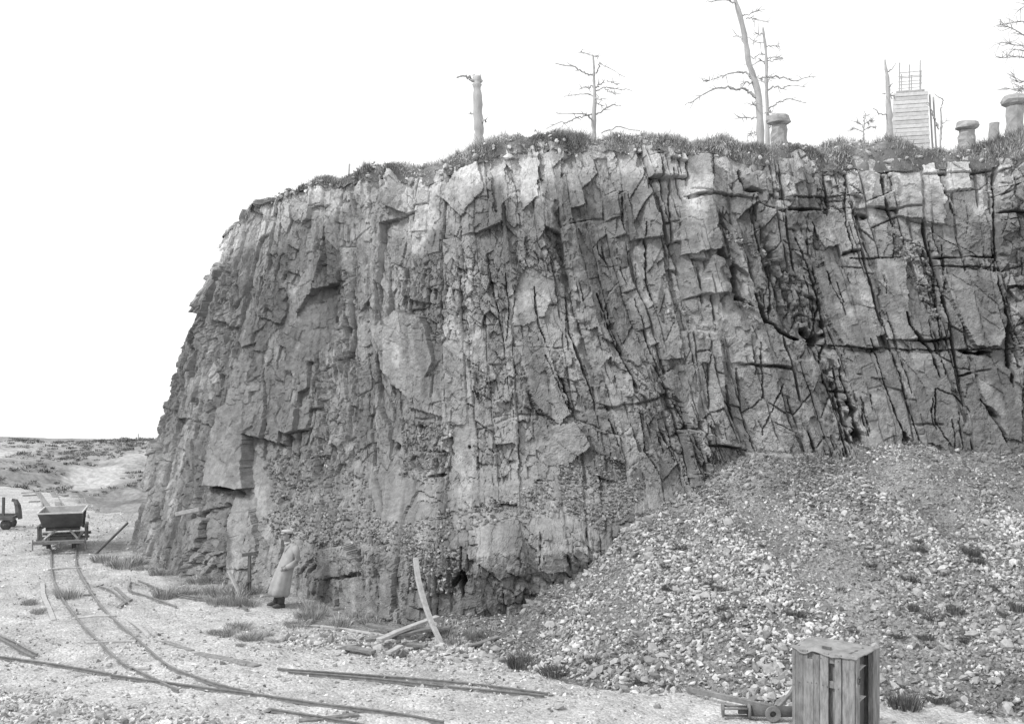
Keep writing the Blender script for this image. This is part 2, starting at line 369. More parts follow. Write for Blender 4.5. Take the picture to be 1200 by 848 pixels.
# slabs read off the photograph: outline, push (m), slope across, slope down (m per 100 px), tone factor
SLABS = [
 ([(358,339),(388,330),(393,370),(387,397),(373,403),(355,415),(340,438),(327,433),(328,393),(347,355)], -0.15, -0.85, 0.1, 0.86),
 ([(350,318),(376,296),(362,338),(345,356),(328,392),(318,386),(330,350)], 0.08, 0.5, -0.1, 1.15),
 ([(438,388),(468,362),(498,370),(508,420),(492,462),(478,472),(463,452),(446,430)], 0.26, 0.1, -0.25, 1.12),
 ([(258,478),(284,470),(286,572),(244,568),(250,520)], 0.36, 0.1, 0.12, 0.95),
 ([(262,602),(286,597),(292,640),(284,670),(252,668),(256,630)], 0.02, 0.1, -0.2, 1.0),
 ([(205,612),(235,606),(226,640),(202,655)], 0.12, 0.2, -0.2, 1.0),
 ([(517,230),(532,203),(561,191),(567,221),(540,253)], 0.2, 0.2, -0.2, 1.12),
 ([(575,190),(590,180),(596,230),(580,250)], 0.1, 0.3, 0, 1.1),
 ([(608,178),(631,176),(630,232),(612,248)], 0.16, 0.1, 0, 1.12),
 ([(636,180),(656,170),(660,240),(640,255)], 0.1, 0.1, 0, 1.05),
 ([(672,386),(700,382),(719,443),(686,457),(668,408)], 0.1, -0.5, 0.2, 0.95),
 ([(604,400),(640,404),(668,480),(655,500),(625,470)], 0.1, 0.1, 0.1, 1.0),
 ([(618,310),(650,330),(640,370),(604,384),(596,350)], 0.0, 0.1, 0.05, 1.0),
 ([(951,313),(990,312),(1017,358),(1032,406),(988,406),(968,373)], 0.12, 0.05, 0.05, 1.0),
 ([(1026,304),(1062,302),(1066,360),(1074,396),(1050,392),(1035,366)], 0.2, 0.1, -0.1, 1.06),
 ([(1108,322),(1134,317),(1181,317),(1182,377),(1172,406),(1146,406),(1121,360)], 0.16, 0.02, 0.05, 1.0),
 ([(990,411),(1103,413),(1132,498),(1106,522),(1012,524),(992,450)], 0.05, 0.03, -0.05, 0.98),
 ([(1142,426),(1200,436),(1200,520),(1182,512),(1152,462)], 0.1, 0.05, -0.05, 0.98),
 ([(770,444),(793,428),(830,426),(831,475),(812,497),(786,459)], 0.08, -0.1, 0.1, 0.95),
 ([(798,236),(829,232),(840,292),(798,298)], 0.1, 0.05, 0.05, 1.0),
 ([(800,185),(826,182),(830,226),(802,230)], 0.08, 0.05, 0, 1.0),
 ([(722,166),(745,170),(748,205),(738,228),(722,205)], 0.08, 0.1, 0, 1.0),
 ([(868,205),(885,203),(890,225),(874,230)], 0.2, 0.2, -0.3, 1.0),
 ([(905,238),(922,236),(922,248),(905,250)], 0.1, 0, 0, 1.0),
 ([(1050,195),(1095,190),(1112,230),(1108,262),(1055,250)], 0.1, 0.1, 0, 1.02),
 ([(1112,188),(1138,186),(1140,220),(1112,222)], 0.12, -0.2, 0.1, 1.0),
 ([(945,250),(990,247),(992,285),(965,292)], 0.12, 0, 0.1, 0.92),
 ([(820,345),(830,300),(852,305),(850,345)], 0.2, -0.2, 0.1, 1.0),
 ([(640,505),(670,495),(690,520),(665,545),(640,548)], 0.22, 0.2, -0.4, 1.04),
 ([(528,500),(556,495),(560,560),(530,555)], 0.1, 0.1, 0.0, 1.0),
 ([(445,560),(478,540),(500,560),(470,600),(446,606)], 0.16, -0.1, -0.3, 1.02),
 ([(560,600),(600,598),(606,650),(586,680),(560,660)], 0.2, 0.1, -0.1, 1.08),
 ([(625,600),(660,610),(664,670),(632,668)], 0.2, -0.1, 0, 1.1),
 ([(370,645),(400,640),(418,670),(376,680)], 0.15, 0.2, -0.3, 1.02),
 ([(385,680),(440,676),(442,726),(372,722)], 0.1, 0.1, 0, 1.0),
 ([(446,672),(462,672),(462,725),(448,722)], 0.25, 0.1, 0, 1.05),
]
for poly, off, sx, sy, tn in SLABS:
    q = in_poly(poly); cxp, cyp = np.mean(poly, 0)
    slabamt[q] = 1
    slab_d[q] = off + sx*(QX[q]-cxp)/100 + sy*(QY[q]-cyp)/100
    tone[q] *= tn
# smooth part of the large form stays under a slab; the fine blocks give way to a plain face
disp = np.where(slabamt > 0, form + slab_d*0.95 + 0.30*detail + 0.05*D3, disp + detail)
disp = disp - np.where(slabamt > 0, 0.35, 1.0)*cracks

# gullies and open joints read off the photograph: line, half width px, depth m
CRACKS = [
 ([(945,405),(985,405),(1060,409),(1112,410),(1165,408),(1200,408)], 1.6, 0.35), ([(1128,411),(1148,415),(1166,412)], 5, 0.7),
 ([(905,235),(940,232),(1010,226)], 1.5, 0.25), ([(905,250),(940,247),(1000,242)], 1.4, 0.25),
 ([(930,280),(945,310),(958,355),(968,400),(962,425)], 2.4, 0.4), ([(940,385),(955,400),(968,392)], 10, 0.75),
 ([(880,345),(893,375),(915,390),(936,398)], 4.5, 0.6), ([(897,330),(898,380)], 2, 0.45), ([(855,310),(860,350),(878,360)], 5, 0.5),
 ([(958,352),(952,400)], 2, 0.4), ([(1062,365),(1072,385),(1096,412),(1102,440)], 3, 0.5), ([(1093,280),(1100,330),(1104,408)], 2.2, 0.4),
 ([(1168,290),(1172,330),(1186,380),(1186,420),(1190,455)], 2.4, 0.45), ([(1032,366),(1046,410),(1062,460),(1080,520)], 1.6, 0.3),
 ([(1020,395),(1036,450),(1056,500),(1066,525)], 1.5, 0.3), ([(1060,506),(1068,526)], 5, 0.7), ([(985,440),(1000,490),(1012,526)], 5, 0.6),
 ([(978,430),(985,480),(996,526)], 2.5, 0.5), ([(1000,500),(1010,527)], 6, 0.7), ([(1152,468),(1170,492),(1184,518)], 3.2, 0.55),
 ([(1098,455),(1098,495),(1118,522)], 1.6, 0.3), ([(1100,455),(1124,465),(1140,485)], 1.6, 0.3), ([(1126,475),(1132,526)], 1.4, 0.25),
 ([(893,505),(905,470),(916,450)], 1.6, 0.25), ([(830,400),(830,470),(824,515)], 1.8, 0.3), ([(745,350),(765,420),(790,475),(815,520),(820,545)], 2, 0.35),
 ([(710,360),(730,420),(745,455)], 3, 0.4), ([(700,345),(720,400)], 2, 0.35), ([(862,430),(870,480),(886,532)], 2.4, 0.4),
 ([(850,450),(862,500)], 2.0, 0.35), ([(885,400),(893,465)], 1.8, 0.3), ([(748,480),(754,530),(768,552)], 1.6, 0.3), ([(770,500),(790,540)], 1.6, 0.3),
 ([(594,320),(596,360),(594,400)], 1.6, 0.25), ([(627,338),(632,380),(640,400)], 2, 0.35), ([(665,345),(666,390),(680,430),(696,470)], 2.6, 0.4),
 ([(640,415),(655,450),(668,485)], 1.5, 0.3), ([(570,300),(580,350),(590,400)], 1.5, 0.25), ([(537,300),(540,380)], 1.3, 0.22),
 ([(785,200),(786,300)], 1.8, 0.3), ([(757,260),(760,330),(770,360)], 1.8, 0.3), ([(730,225),(734,270)], 1.6, 0.3), ([(770,172),(775,225),(785,262)], 1.8, 0.3),
 ([(800,230),(832,227)], 1.4, 0.25), ([(834,182),(830,225)], 1.8, 0.3), ([(862,200),(868,225),(888,230)], 4, 0.5), ([(880,232),(882,262),(890,275)], 1.6, 0.3),
 ([(1032,182),(1040,230),(1050,262)], 2.5, 0.4), ([(992,200),(992,262),(1000,300)], 1.8, 0.35), ([(1005,250),(1020,252)], 5, 0.5), ([(1108,215),(1122,250)], 1.8, 0.3),
 ([(1118,222),(1160,219),(1200,216)], 1.4, 0.25), ([(995,302),(1060,300)], 1.6, 0.3), ([(1090,310),(1180,314)], 1.4, 0.25), ([(1170,240),(1172,258),(1200,256)], 1.5, 0.3),
 ([(245,571),(262,572),(272,584)], 5, 0.8), ([(256,590),(250,625)], 3.5, 0.5), ([(284,600),(282,625),(276,640)], 1.5, 0.3), ([(182,642),(184,660)], 2, 0.35),
 ([(398,340),(400,400),(405,440)], 2.0, 0.3), ([(425,415),(424,480),(420,540)], 1.6, 0.25), ([(365,450),(362,500),(352,530)], 2.0, 0.3), ([(390,420),(388,475)], 2.2, 0.35),
 ([(300,430),(305,480),(300,540)], 1.4, 0.22), ([(458,520),(460,530)], 4, 0.5), ([(500,558),(520,556)], 3.5, 0.5), ([(470,510),(475,530)], 2.5, 0.35),
 ([(524,690),(540,675),(542,700)], 6, 0.6), ([(540,640),(541,700)], 2, 0.35), ([(414,640),(415,660)], 2, 0.3), ([(358,676),(372,650)], 2, 0.3), ([(634,620),(632,665)], 1.8, 0.35),
 ([(549,523),(549,524)], 2.5, 0.6), ([(438,660),(446,690)], 2, 0.3), ([(388,690),(391,722)], 1.4, 0.25), ([(316,330),(320,300)], 1.4, 0.2), ([(236,470),(246,500)], 2, 0.3),
 ([(210,540),(222,560)], 2, 0.3), ([(255,300),(262,330)], 2.5, 0.3),
]
GULLY = [([(885,270),(920,345),(950,395),(980,465),(1005,530)], 26, 0.38), ([(650,235),(668,330),(690,420),(712,480)], 16, 0.22), ([(1085,255),(1100,330),(1108,410)], 13, 0.2), ([(840,290),(858,345)], 14, 0.3), ([(400,320),(402,400),(410,470)], 12, 0.16), ([(1168,250),(1180,340),(1188,450)], 9, 0.2), ([(540,270),(545,380),(560,450)], 10, 0.12)]
qc = np.random.default_rng(77); EXTRA = []
for line, wpx, dep in CRACKS:
    if wpx < 2.7 and len(line) > 1:
        for k_ in range(1 if qc.random() < 0.45 else 0):
            off = (3.5+6*qc.random())*(1 if qc.random() < 0.5 else -1); P_ = catmull(line, 7); i0_ = qc.integers(0, 3); i1_ = qc.integers(4, 8)
            EXTRA.append(([(a_+off+1.2*qc.normal(), b_) for a_, b_ in P_[i0_:i1_]], 1.0+0.4*qc.random(), dep*0.5))
for (x0_, y0_, x1_, y1_), n_, k_ in (((870,290,1000,430), 26, 0.25), ((965,425,1022,528), 20, 0.25), ((640,230,730,500), 18, 0.32), ((1080,250,1112,420), 10, 0.2), ((720,170,880,345), 8, 0.22), ((740,380,890,540), 8, 0.4), ((1020,180,1200,400), 8, 0.18)):
    for _ in range(n_):
        a_ = x0_+(x1_-x0_)*qc.random(); b_ = y0_+(y1_-y0_)*qc.random(); l_ = 10+32*qc.random()
        if qc.random() < 0.22: pts_ = [(a_, b_), (a_+l_*0.25, b_-1+2*qc.random()), (a_+l_*0.5, b_+4*qc.normal()*0.6)]
        else: pts_ = [(a_+(k_+0.08*qc.normal())*t_*l_, b_+t_*l_) for t_ in (0, 0.5, 1.0)]
        EXTRA.append((pts_, 1.0+0.9*qc.random()**2, 0.06+0.14*qc.random()))
KX = PX + 1.1*fbm(PX*0.05, PY*0.05, 2, 93) + 0.5*vnoise(PX*0.35, PY*0.35, 94); KY = PY + 1.1*fbm(PX*0.05, PY*0.05, 2, 193)
for line, wpx, dep in GULLY + CRACKS + EXTRA:
    wide = wpx > 8.5; hz = abs(line[-1][0]-line[0][0]) > abs(line[-1][1]-line[0][1])
    if hz and wpx < 2.7: dep, wpx = dep*0.5, max(0.9, wpx*0.75)
    P = np.asarray(line, float); r = max(wpx*2+3, 26); stp = 0.055*math.sin(P[0, 0]*1.7+P[0, 1])
    idx = np.nonzero((KX > P[:, 0].min()-r) & (KX < P[:, 0].max()+r) & (KY > P[:, 1].min()-r) & (KY < P[:, 1].max()+r) & (U > s_c-3))
    x, y = KX[idx], KY[idx]; dm = np.full(len(x), 1e9); al = np.zeros(len(x)); sg = np.zeros(len(x)); done = 0.0; tot = np.hypot(*np.diff(P, axis=0).T).sum()+1e-6
    if P[:, 0].mean() < 700 and wpx < 2.7: dep, wpx = dep*0.6, wpx*0.85
    for a, b in zip(P[:-1], P[1:]):
        ab = b-a; t = np.clip(((x-a[0])*ab[0]+(y-a[1])*ab[1])/(ab@ab+1e-9), 0, 1)
        dd = np.hypot(x-a[0]-t*ab[0], y-a[1]-t*ab[1]); nr = dd < dm; sg = np.where(nr, np.sign((x-a[0])*ab[1]-(y-a[1])*ab[0]), sg); dm = np.where(nr, dd, dm); sl_ = np.hypot(*ab); al = np.where(nr, (done+t*sl_)/tot, al); done += sl_
    w = wpx*(0.8+0.6*vnoise(x*0.11, y*0.11, 95))*(0.15+0.85*np.sqrt(np.clip(np.sin(al*math.pi), 0, 1)) if tot > 9 else 1.0)
    disp[idx] -= dep*smooth(1.0, 0.0 if wide else 0.3, dm/np.maximum(w, 0.75))*(0.55+0.45*smooth(-0.5, 0.2, vnoise(x*0.16+7, y*0.16, 96))) - (stp*sg*np.exp(-(dm/11)**2)*np.clip(np.sin(al*math.pi), 0, 1) if tot > 12 else 0)
disp = disp + 0.012*fbm(UU*7, Zg*7, 3, 97) + 0.006*vnoise(UU*30, Zg*30, 98)
# debris lying on the bench
bn = bench*smooth(0.13, 0.17, T)*smooth(0.29, 0.25, T)
disp = disp*(1-0.2*bn)
disp = np.where(T < 0.24, np.minimum(disp, 0.30), disp)
Xc = Xb + nxs*disp; Yc = Yb + nys*disp
Zc = Zg + 0.03*fbm(UU*2, Zg*2, 2, 99)*(T > 0.02)
wt = smooth(2.0, 0.2, (ztop-Zg) + 0.9*fbm(UU*0.9, Zg*0.8, 3, 101))
tn = 0.225*(1 + 0.13*ha(ia, ja, 51) + 0.13*ha(ib, jb, 52) + 0.10*ha(ic, jc, 53)*frac)
tn = tn*(1 + 0.22*fbm(UU*0.35, Zg*0.22, 3, 102)) * tone
tn = tn*(1 + 1.05*wt) * (1+0.35*smooth(0.35, 0.8, fbm(UU*2.2, Zg*1.4, 4, 103)))
tn = tn*(1 - 0.30*smooth(0.15, 0.6, fbm(UU*1.6, Zg*0.25, 3, 104))*(1-wt))
tn = tn*(1 - 0.06*bn)
tn = np.clip(tn, 0.10, 0.6)

cliff = empty('rock_face', (3, 27, 0))
tag(cliff, 'tall jointed rock face of the quarry with turf along its edge', 'cliff', kind='structure')
verts = np.stack([Xc, Yc, Zc], -1).reshape(-1, 3); quads = grid_faces(NU, NV); tflat = tn.ravel()
cell = (ia*1000 + ja).ravel()[quads[:, 0]]
far_side = UU.ravel()[quads[:, 0]] < s_c-2.0
cell[far_side] = -999999
order = np.argsort(cell, kind='stable'); sc_ = cell[order]
bounds = np.concatenate([[0], np.nonzero(np.diff(sc_))[0]+1, [len(sc_)]])
small = []
Pc = np.array((3, 27, 0.0))
def rock_piece(name, fsel):
    q = quads[fsel]; vid, inv = np.unique(q, return_inverse=True)
    o = mesh_obj(name, verts[vid]-Pc, inv.reshape(-1, 4), M['rock'], cliff, tone=tflat[vid]); return o
for a, b in zip(bounds[:-1], bounds[1:]):
    sel = order[a:b]
    if b-a < 250 and sc_[a] != -999999: small.append(sel); continue
    rock_piece('rock_block' if sc_[a] != -999999 else 'side_wall', sel)
if small: rock_piece('rock_fragments', np.concatenate(small))['kind'] = 'stuff'

# ------------------------------------------------------------------ turf on top of the rock
edge = np.stack([Xc[:, -1], Yc[:, -1], Zc[:, -1]], 1)[::2]
eu = U[::2, -1]
inn = np.array((8.0, 75.0))
dirs = inn - edge[:, :2]; dirs /= np.linalg.norm(dirs, axis=1)[:, None]
offs = np.array([-0.12, -0.05, 0.05, 0.2, 0.4, 0.7, 1.1, 1.6, 2.4, 4, 7, 12, 22, 36])
rise = 0.62*np.array([-0.22, -0.02, 0.14, 0.24, 0.3, 0.36, 0.4, 0.42, 0.42, 0.4, 0.3, 0.2, 0.1, 0.0])
exy = edge[:, :2].copy()
kk = np.ones(9)/9
for c in (0, 1): exy[:, c] = np.convolve(np.pad(exy[:, c], 4, 'edge'), kk, 'valid')
ez = np.convolve(np.pad(edge[:, 2], 10, 'edge'), np.ones(21)/21, 'valid')
hump = 1.0 + 0.35*vnoise(eu*0.35, eu*0, 111) + np.interp(eu-s_c, [0, 4, 8, 12, 20, 24, 26.5, 30, 34], [-0.5, -0.45, 0.0, 0.35, 0.2, 0.5, 0.9, 0.3, -0.4])
hump = hump + 1.5*np.exp(-((exy[:, 0]-9.3)/1.5)**2) + 0.7*np.exp(-((exy[:, 0]-6.2)/1.0)**2)           # heathery mounds by the pillars
TV = []; TT = []
for o_, r_ in zip(offs, rise):
    p = exy + dirs*(o_ + 0.10*vnoise(eu*1.7, eu*0+o_, 112)[:, None])
    z = ez + r_*hump + 0.09*fbm(p[:, 0]*1.3, p[:, 1]*1.3, 4, 113) + 0.03*fbm(p[:, 0]*6, p[:, 1]*6+ez*9, 3, 115)
    if o_ > 5: z = np.minimum(z, ez.mean()+0.3) - 0.2
    TV.append(np.concatenate([p, z[:, None]], 1)); TT.append(0.17+0.07*vnoise(p[:, 0]*2, p[:, 1]*2, 114))
TV = np.stack(TV, 1)
turf = mesh_obj('cliff_top', TV.reshape(-1, 3), grid_faces(*TV.shape[:2]), M['turf'], smooth_shade=True, tone=np.stack(TT, 1).ravel())
tag(turf, 'dark peaty turf lying along the top of the rock face', 'turf', kind='structure')

# ------------------------------------------------------------------ stones
def stone_template(seed):
    bm = bmesh.new(); bmesh.ops.create_icosphere(bm, subdivisions=1, radius=1.0)
    r = np.random.default_rng(seed); v = np.array([x.co[:] for x in bm.verts])
    f = np.array([[x.index for x in fc.verts] for fc in bm.faces])
    bm.free()
    v = v*(0.7+0.55*r.random((len(v), 1)))
    for _ in range(9):                                             # knock flat faces off it
        n = r.normal(size=3); n /= np.linalg.norm(n); d = 0.38+0.3*r.random()
        h = v@n - d; v = v - np.clip(h, 0, None)[:, None]*n
    v = v*np.array([1.0, 0.55+0.4*r.random(), 0.35+0.35*r.random()])
    return v, f
TEMPL = [stone_template(100+i) for i in range(12)]

OCT = []
for i_ in range(12):
    r_o = np.random.default_rng(400+i_); v_ = np.array([(1,0,0),(-1,0,0),(0,1,0),(0,-1,0),(0,0,1),(0,0,-1)], float)
    v_ = (v_ + r_o.normal(size=(6, 3))*0.30)*np.array([1.15, 0.8, 0.5])
    OCT.append((v_, np.array([(0,2,4),(2,1,4),(1,3,4),(3,0,4),(2,0,5),(1,2,5),(3,1,5),(0,3,5)])))

def rand_rot(n, r, tilt=0.75):
    a = r.random(n)*2*math.pi; b = r.normal(size=n)*tilt; c = r.normal(size=n)*tilt
    ca, sa, cb, sb, cc, sc2 = np.cos(a), np.sin(a), np.cos(b), np.sin(b), np.cos(c), np.sin(c)
    o = np.ones(n); z = np.zeros(n)
    Rz = np.stack([ca, -sa, z, sa, ca, z, z, z, o], 1).reshape(-1, 3, 3)
    Rx = np.stack([o, z, z, z, cb, -sb, z, sb, cb], 1).reshape(-1, 3, 3)
    Ry = np.stack([cc, z, sc2, z, o, z, -sc2, z, cc], 1).reshape(-1, 3, 3)
    return Ry@Rx@Rz

def stones_joined(name, P, S, tones, parent, seed=1, cut=0.052):
    r = np.random.default_rng(seed); n = len(P); RR = rand_rot(n, r); which = r.integers(0, 12, n) + 12*(S < cut)
    V = []; Fc = []; T_ = []; base = 0
    for t, (tv_, tf) in enumerate(TEMPL+OCT):
        s = np.nonzero(which == t)[0]
        if not len(s): continue
        vv = np.einsum('nij,vj->nvi', RR[s], tv_)*S[s, None, None] + P[s, None, :]
        V.append(vv.reshape(-1, 3)); k_ = len(tv_)
        Fc.append((tf[None] + (np.arange(len(s))*k_)[:, None, None] + base).reshape(-1, 3)); base += len(s)*k_
        T_.append(np.repeat(tones[s], k_))
    o = mesh_obj(name, np.concatenate(V), np.concatenate(Fc), M['stone'], parent, tone=np.concatenate(T_))
    o['kind'] = 'stuff'; return o

STONE_ME = []
for i in range(24):
    tv_, tf = TEMPL[i % 12]
    o = mesh_obj('stone', tv_, tf, M['stone'], tone=[0.22, 0.30, 0.38, 0.50][i % 4]); STONE_ME.append(o.data); bpy.data.objects.remove(o)
def stones_single(P, S, parent, seed=1, dark=0.0):
    r = np.random.default_rng(seed)
    for p, s in zip(P, S):
        o = bpy.data.objects.new('stone', STONE_ME[r.integers(0, 24)]); C.objects.link(o); o.parent = parent
        o.location = p; o.scale = (s, s, s); o.rotation_euler = (r.normal()*0.4, r.normal()*0.4, r.random()*6.28)

def scatter(P, S, tones, parent, seed, n_single=300):
    D = P[:, 1]; px = CX+F*P[:, 0]/D; py = CY-F*(P[:, 2]-CAMZ)/D
    size = S/D*((px > 5) & (px < 1195) & (py < 843))
    o = np.argsort(-size); big = o[:n_single]; rest = o[n_single:]
    stones_single(P[big], S[big], parent, seed)
    stones_joined('stone_litter', P[rest], S[rest], tones[rest], parent, seed)

r = np.random.default_rng(5)
n = 95000
x = r.random(n)*17.5-1.8; y = 16.3+r.random(n)*11.2
toe = np.interp(x, TOE[:, 0], TOE[:, 1]); con = np.interp(x, CON[:, 0], CON[:, 1]); q = (y-toe)/(con-toe)
coarse = smooth(-0.3, 0.45, fbm(x*0.9, y*0.28, 3, 121))
keep = (q > -0.06) & (q < 1.1) & (r.random(n) < 0.38+0.62*coarse)
x, y, q, coarse = x[keep], y[keep], q[keep], coarse[keep]; n = len(x)
S = np.exp(r.normal(size=n)*0.48)*(0.027+0.014*coarse+0.022*smooth(0.35, 0.0, q)); S = np.clip(S, 0.014, 0.2)
P = np.stack([x, y, scree_z(x, y)+S*0.18], 1)
tones = np.clip((0.335 - 0.10*smooth(0.45, 0.95, q + 0.15*fbm(x*0.5, y*0.5, 2, 123)))*np.exp(0.42*r.normal(size=n) + 0.28*fbm(x*0.6+3, y*0.5, 3, 124)), 0.08, 0.62)
nb_ = 260; xb_ = 0.2+r.random(nb_)*6.2; yb_ = np.interp(xb_, CON[:, 0], CON[:, 1]) - np.abs(r.normal(size=nb_))*0.55 - 0.05; Sb_ = 0.04+0.13*r.random(nb_)**2.5
x2_ = -1+r.random(120)*12; y2_ = np.interp(x2_, TOE[:, 0], TOE[:, 1]) + np.abs(r.normal(size=120))*0.7; S2_ = 0.05+0.10*r.random(120)**2
x_ = np.concatenate([xb_, x2_]); y_ = np.concatenate([yb_, y2_]); S_ = np.concatenate([Sb_, S2_])
P = np.concatenate([P, np.stack([x_, y_, scree_z(x_, y_)+S_*0.2], 1)]); S = np.concatenate([S, S_]); tones = np.concatenate([tones, np.clip(0.30+0.07*r.normal(size=len(x_)), 0.15, 0.5)])
scatter(P, S, tones, scree, 6, 283)

for px_, py_, w in ((727,598,12),(792,614,12),(1003,708,13),(771,778,20),(856,780,16),(735,770,12),(728,764,10),(1165,580,16),(1185,572,12),(1190,640,15),(1120,528,26),(875,590,10),(1060,610,14),(690,700,10),(610,742,12),(925,790,16),(1165,800,16)):
    pb = g(px_, py_); sb = w/F*pb.y*0.55
    stones_single([pb+Vector((0, 0, sb*0.2))], [sb], scree, int(px_))
# rubble on the floor: corner heap, strip below the rock, foot of the face, thin litter elsewhere
n = 60000
x = r.random(n)*27-17; y = 15.5+r.random(n)*28
xn = r.random(26000)*12-10.5; yn = 15.8+r.random(26000)*7.5; x = np.concatenate([x, xn]); y = np.concatenate([y, yn]); n = len(x)
px = CX+F*x/y; z = floor_z(x, y); py = CY-F*(z-CAMZ)/y
dens = 0.26+0.0*x
dens = np.maximum(dens, 0.95*smooth(0, 18, py-(800+px*0.11))*(px < 460)*smooth(460, 330, px))
strip = np.exp(-((py-(722+px*0.082))/17.0)**2)*smooth(270, 420, px)*smooth(760, 690, px); dens = np.maximum(dens, 1.0*strip)
dens = np.maximum(dens, 0.42*smooth(300, 150, px)*smooth(640, 670, py)*smooth(745, 700, py)*(px > 95))
dens = np.maximum(dens, 0.35*(px < 45)*smooth(600, 640, py)*smooth(790, 740, py))
dens = np.maximum(dens, 0.30*smooth(150, 250, px)*smooth(420, 330, px)*smooth(690, 715, py)*smooth(770, 740, py))
dens = np.maximum(dens, 0.4*(py < 640)*(px < 150))
keep = (r.random(n) < dens*(0.35+0.65*smooth(-0.3, 0.3, fbm(x*0.9, y*0.9, 3, 131)))) & (land_z(x, y) < z+0.05)
corner = (smooth(0, 18, py-(800+px*0.11))*smooth(460, 330, px))[keep]; x, y, z, strip = x[keep], y[keep], z[keep], strip[keep]; n = len(x)
S = np.clip(np.exp(r.normal(size=n)*0.5)*(0.024+0.03*strip+0.018*corner), 0.010, 0.22)
P = np.stack([x, y, z+S*0.15], 1); tones = np.clip(0.43*np.exp(0.34*r.normal(size=n)), 0.14, 0.72)
scatter(P, S, tones, floor, 8)

# debris on the ledges of the face
dU = np.stack([np.gradient(a_, axis=0) for a_ in (Xc, Yc, Zc)], -1); dV = np.stack([np.gradient(a_, axis=1) for a_ in (Xc, Yc, Zc)], -1)
Nn = np.cross(dU, dV); NZ = np.abs(Nn[..., 2])/(np.linalg.norm(Nn, axis=-1)+1e-12)
kb = np.ones(7)/7; NZ = np.apply_along_axis(lambda a_: np.convolve(a_, kb, 'same'), 1, NZ)
slope_pts = []
def face_stones(poly, n, smin, smax, out=0.03):
    idx = in_poly(poly)
    ok = NZ[idx] > 0.42; idx = (idx[0][ok], idx[1][ok])
    if len(idx[0]) < 20: return
    s = r.integers(0, len(idx[0]), n); i, j = idx[0][s], idx[1][s]
    sz = smin+(smax-smin)*r.random(n)**2.5
    slope_pts.append((np.stack([Xc[i, j]+nxs[i, j]*out, Yc[i, j]+nys[i, j]*out, Zc[i, j]], 1), sz))
face_stones([(290,612),(330,590),(420,600),(470,612),(560,590),(640,560),(660,600),(560,615),(480,655),(430,640),(370,640),(330,640)], 2300, 0.014, 0.085)
face_stones([(650,545),(720,520),(770,545),(740,600),(700,620),(660,600)], 1300, 0.014, 0.08)
face_stones([(780,350),(830,362),(872,352),(880,372),(800,385),(770,375)], 380, 0.02, 0.10)
face_stones([(845,270),(885,268),(900,300),(850,305)], 260, 0.02, 0.08)
face_stones([(548,425),(572,425),(580,465),(560,475)], 120, 0.02, 0.07)
face_stones([(1040,270),(1080,280),(1110,350),(1100,380),(1070,330)], 260, 0.02, 0.11)
face_stones([(300,540),(360,525),(420,560),(440,600),(380,610),(310,590)], 700, 0.018, 0.08)
face_stones([(470,640),(540,640),(545,700),(480,690)], 350, 0.02, 0.09)
face_stones([(460,490),(530,500),(520,565),(470,560)], 160, 0.03, 0.10)
Ps = np.concatenate([a for a, b in slope_pts]); Ss = np.concatenate([b for a, b in slope_pts])
stones_joined('stone_litter', Ps-Pc, Ss, np.clip(0.23+0.08*r.normal(size=len(Ps)), 0.10, 0.6), cliff, 9)

# pale stones lodged in the turf edge
n = 900; ii = r.integers(int(len(edge)*0.28), len(edge), n); jj = r.integers(0, 5, n)
Pt = TV[ii, jj] + r.normal(size=(n, 3))*0.06; St = np.clip(np.exp(r.normal(size=n)*0.5)*0.05, 0.02, 0.2)
stones_joined('stone_litter', Pt, St, np.clip(0.45+0.15*r.normal(size=n), 0.2, 0.8), turf, 10)

# ------------------------------------------------------------------ grass, heather, scrub
def blades(P, H, Wd, leanv, tones, r):
    """P n x 3 roots; thin bent blades of two triangles each"""
    n = len(P); a = r.random(n)*2*math.pi
    side = np.stack([np.cos(a), np.sin(a), np.zeros(n)], 1)*Wd[:, None]
    mid = P + leanv*0.45*H[:, None] + np.array([0, 0, 0.6])*H[:, None]
    tip = P + leanv*H[:, None] + np.array([0, 0, 0.92])*H[:, None]
    V = np.stack([P-side, P+side, mid+side*0.6, mid-side*0.6, tip], 1).reshape(-1, 3)
    b = np.arange(n)[:, None]*5
    Fq = np.concatenate([b+np.array([[0, 1, 2]]), b+np.array([[0, 2, 3]]), b+np.array([[3, 2, 4]])])
    return V, Fq, np.repeat(tones, 5)

def tuft_mesh(name, n, h, spread, tone_, seed, flat=0.6):
    q = np.random.default_rng(seed)
    a = q.random(n)*6.283; rad = spread*np.sqrt(q.random(n))
    P = np.stack([np.cos(a)*rad, np.sin(a)*rad, np.full(n, -0.01)], 1)
    ln_ = np.stack([np.cos(a), np.sin(a), np.zeros(n)], 1)*(flat*rad/spread)[:, None] + q.normal(size=(n, 3))*0.18*np.array([1, 1, 0])
    V, Fq, T_ = blades(P, h*(0.5+0.6*q.random(n)), np.full(n, 0.0042)*(0.7+q.random(n)), ln_, np.clip(tone_*(1+0.3*q.normal(size=n)), 0.03, 0.6), q)
    o = mesh_obj(name, V, Fq, M['grass'], tone=T_); me = o.data; bpy.data.objects.remove(o); return me
TUFT_D = [tuft_mesh('grass_tuft', 320, 0.20, 0.17, 0.13, 200+i, 0.5) for i in range(5)]
TUFT_P = [tuft_mesh('grass_tuft', 300, 0.18, 0.20, 0.34, 220+i, 0.7) for i in range(5)]
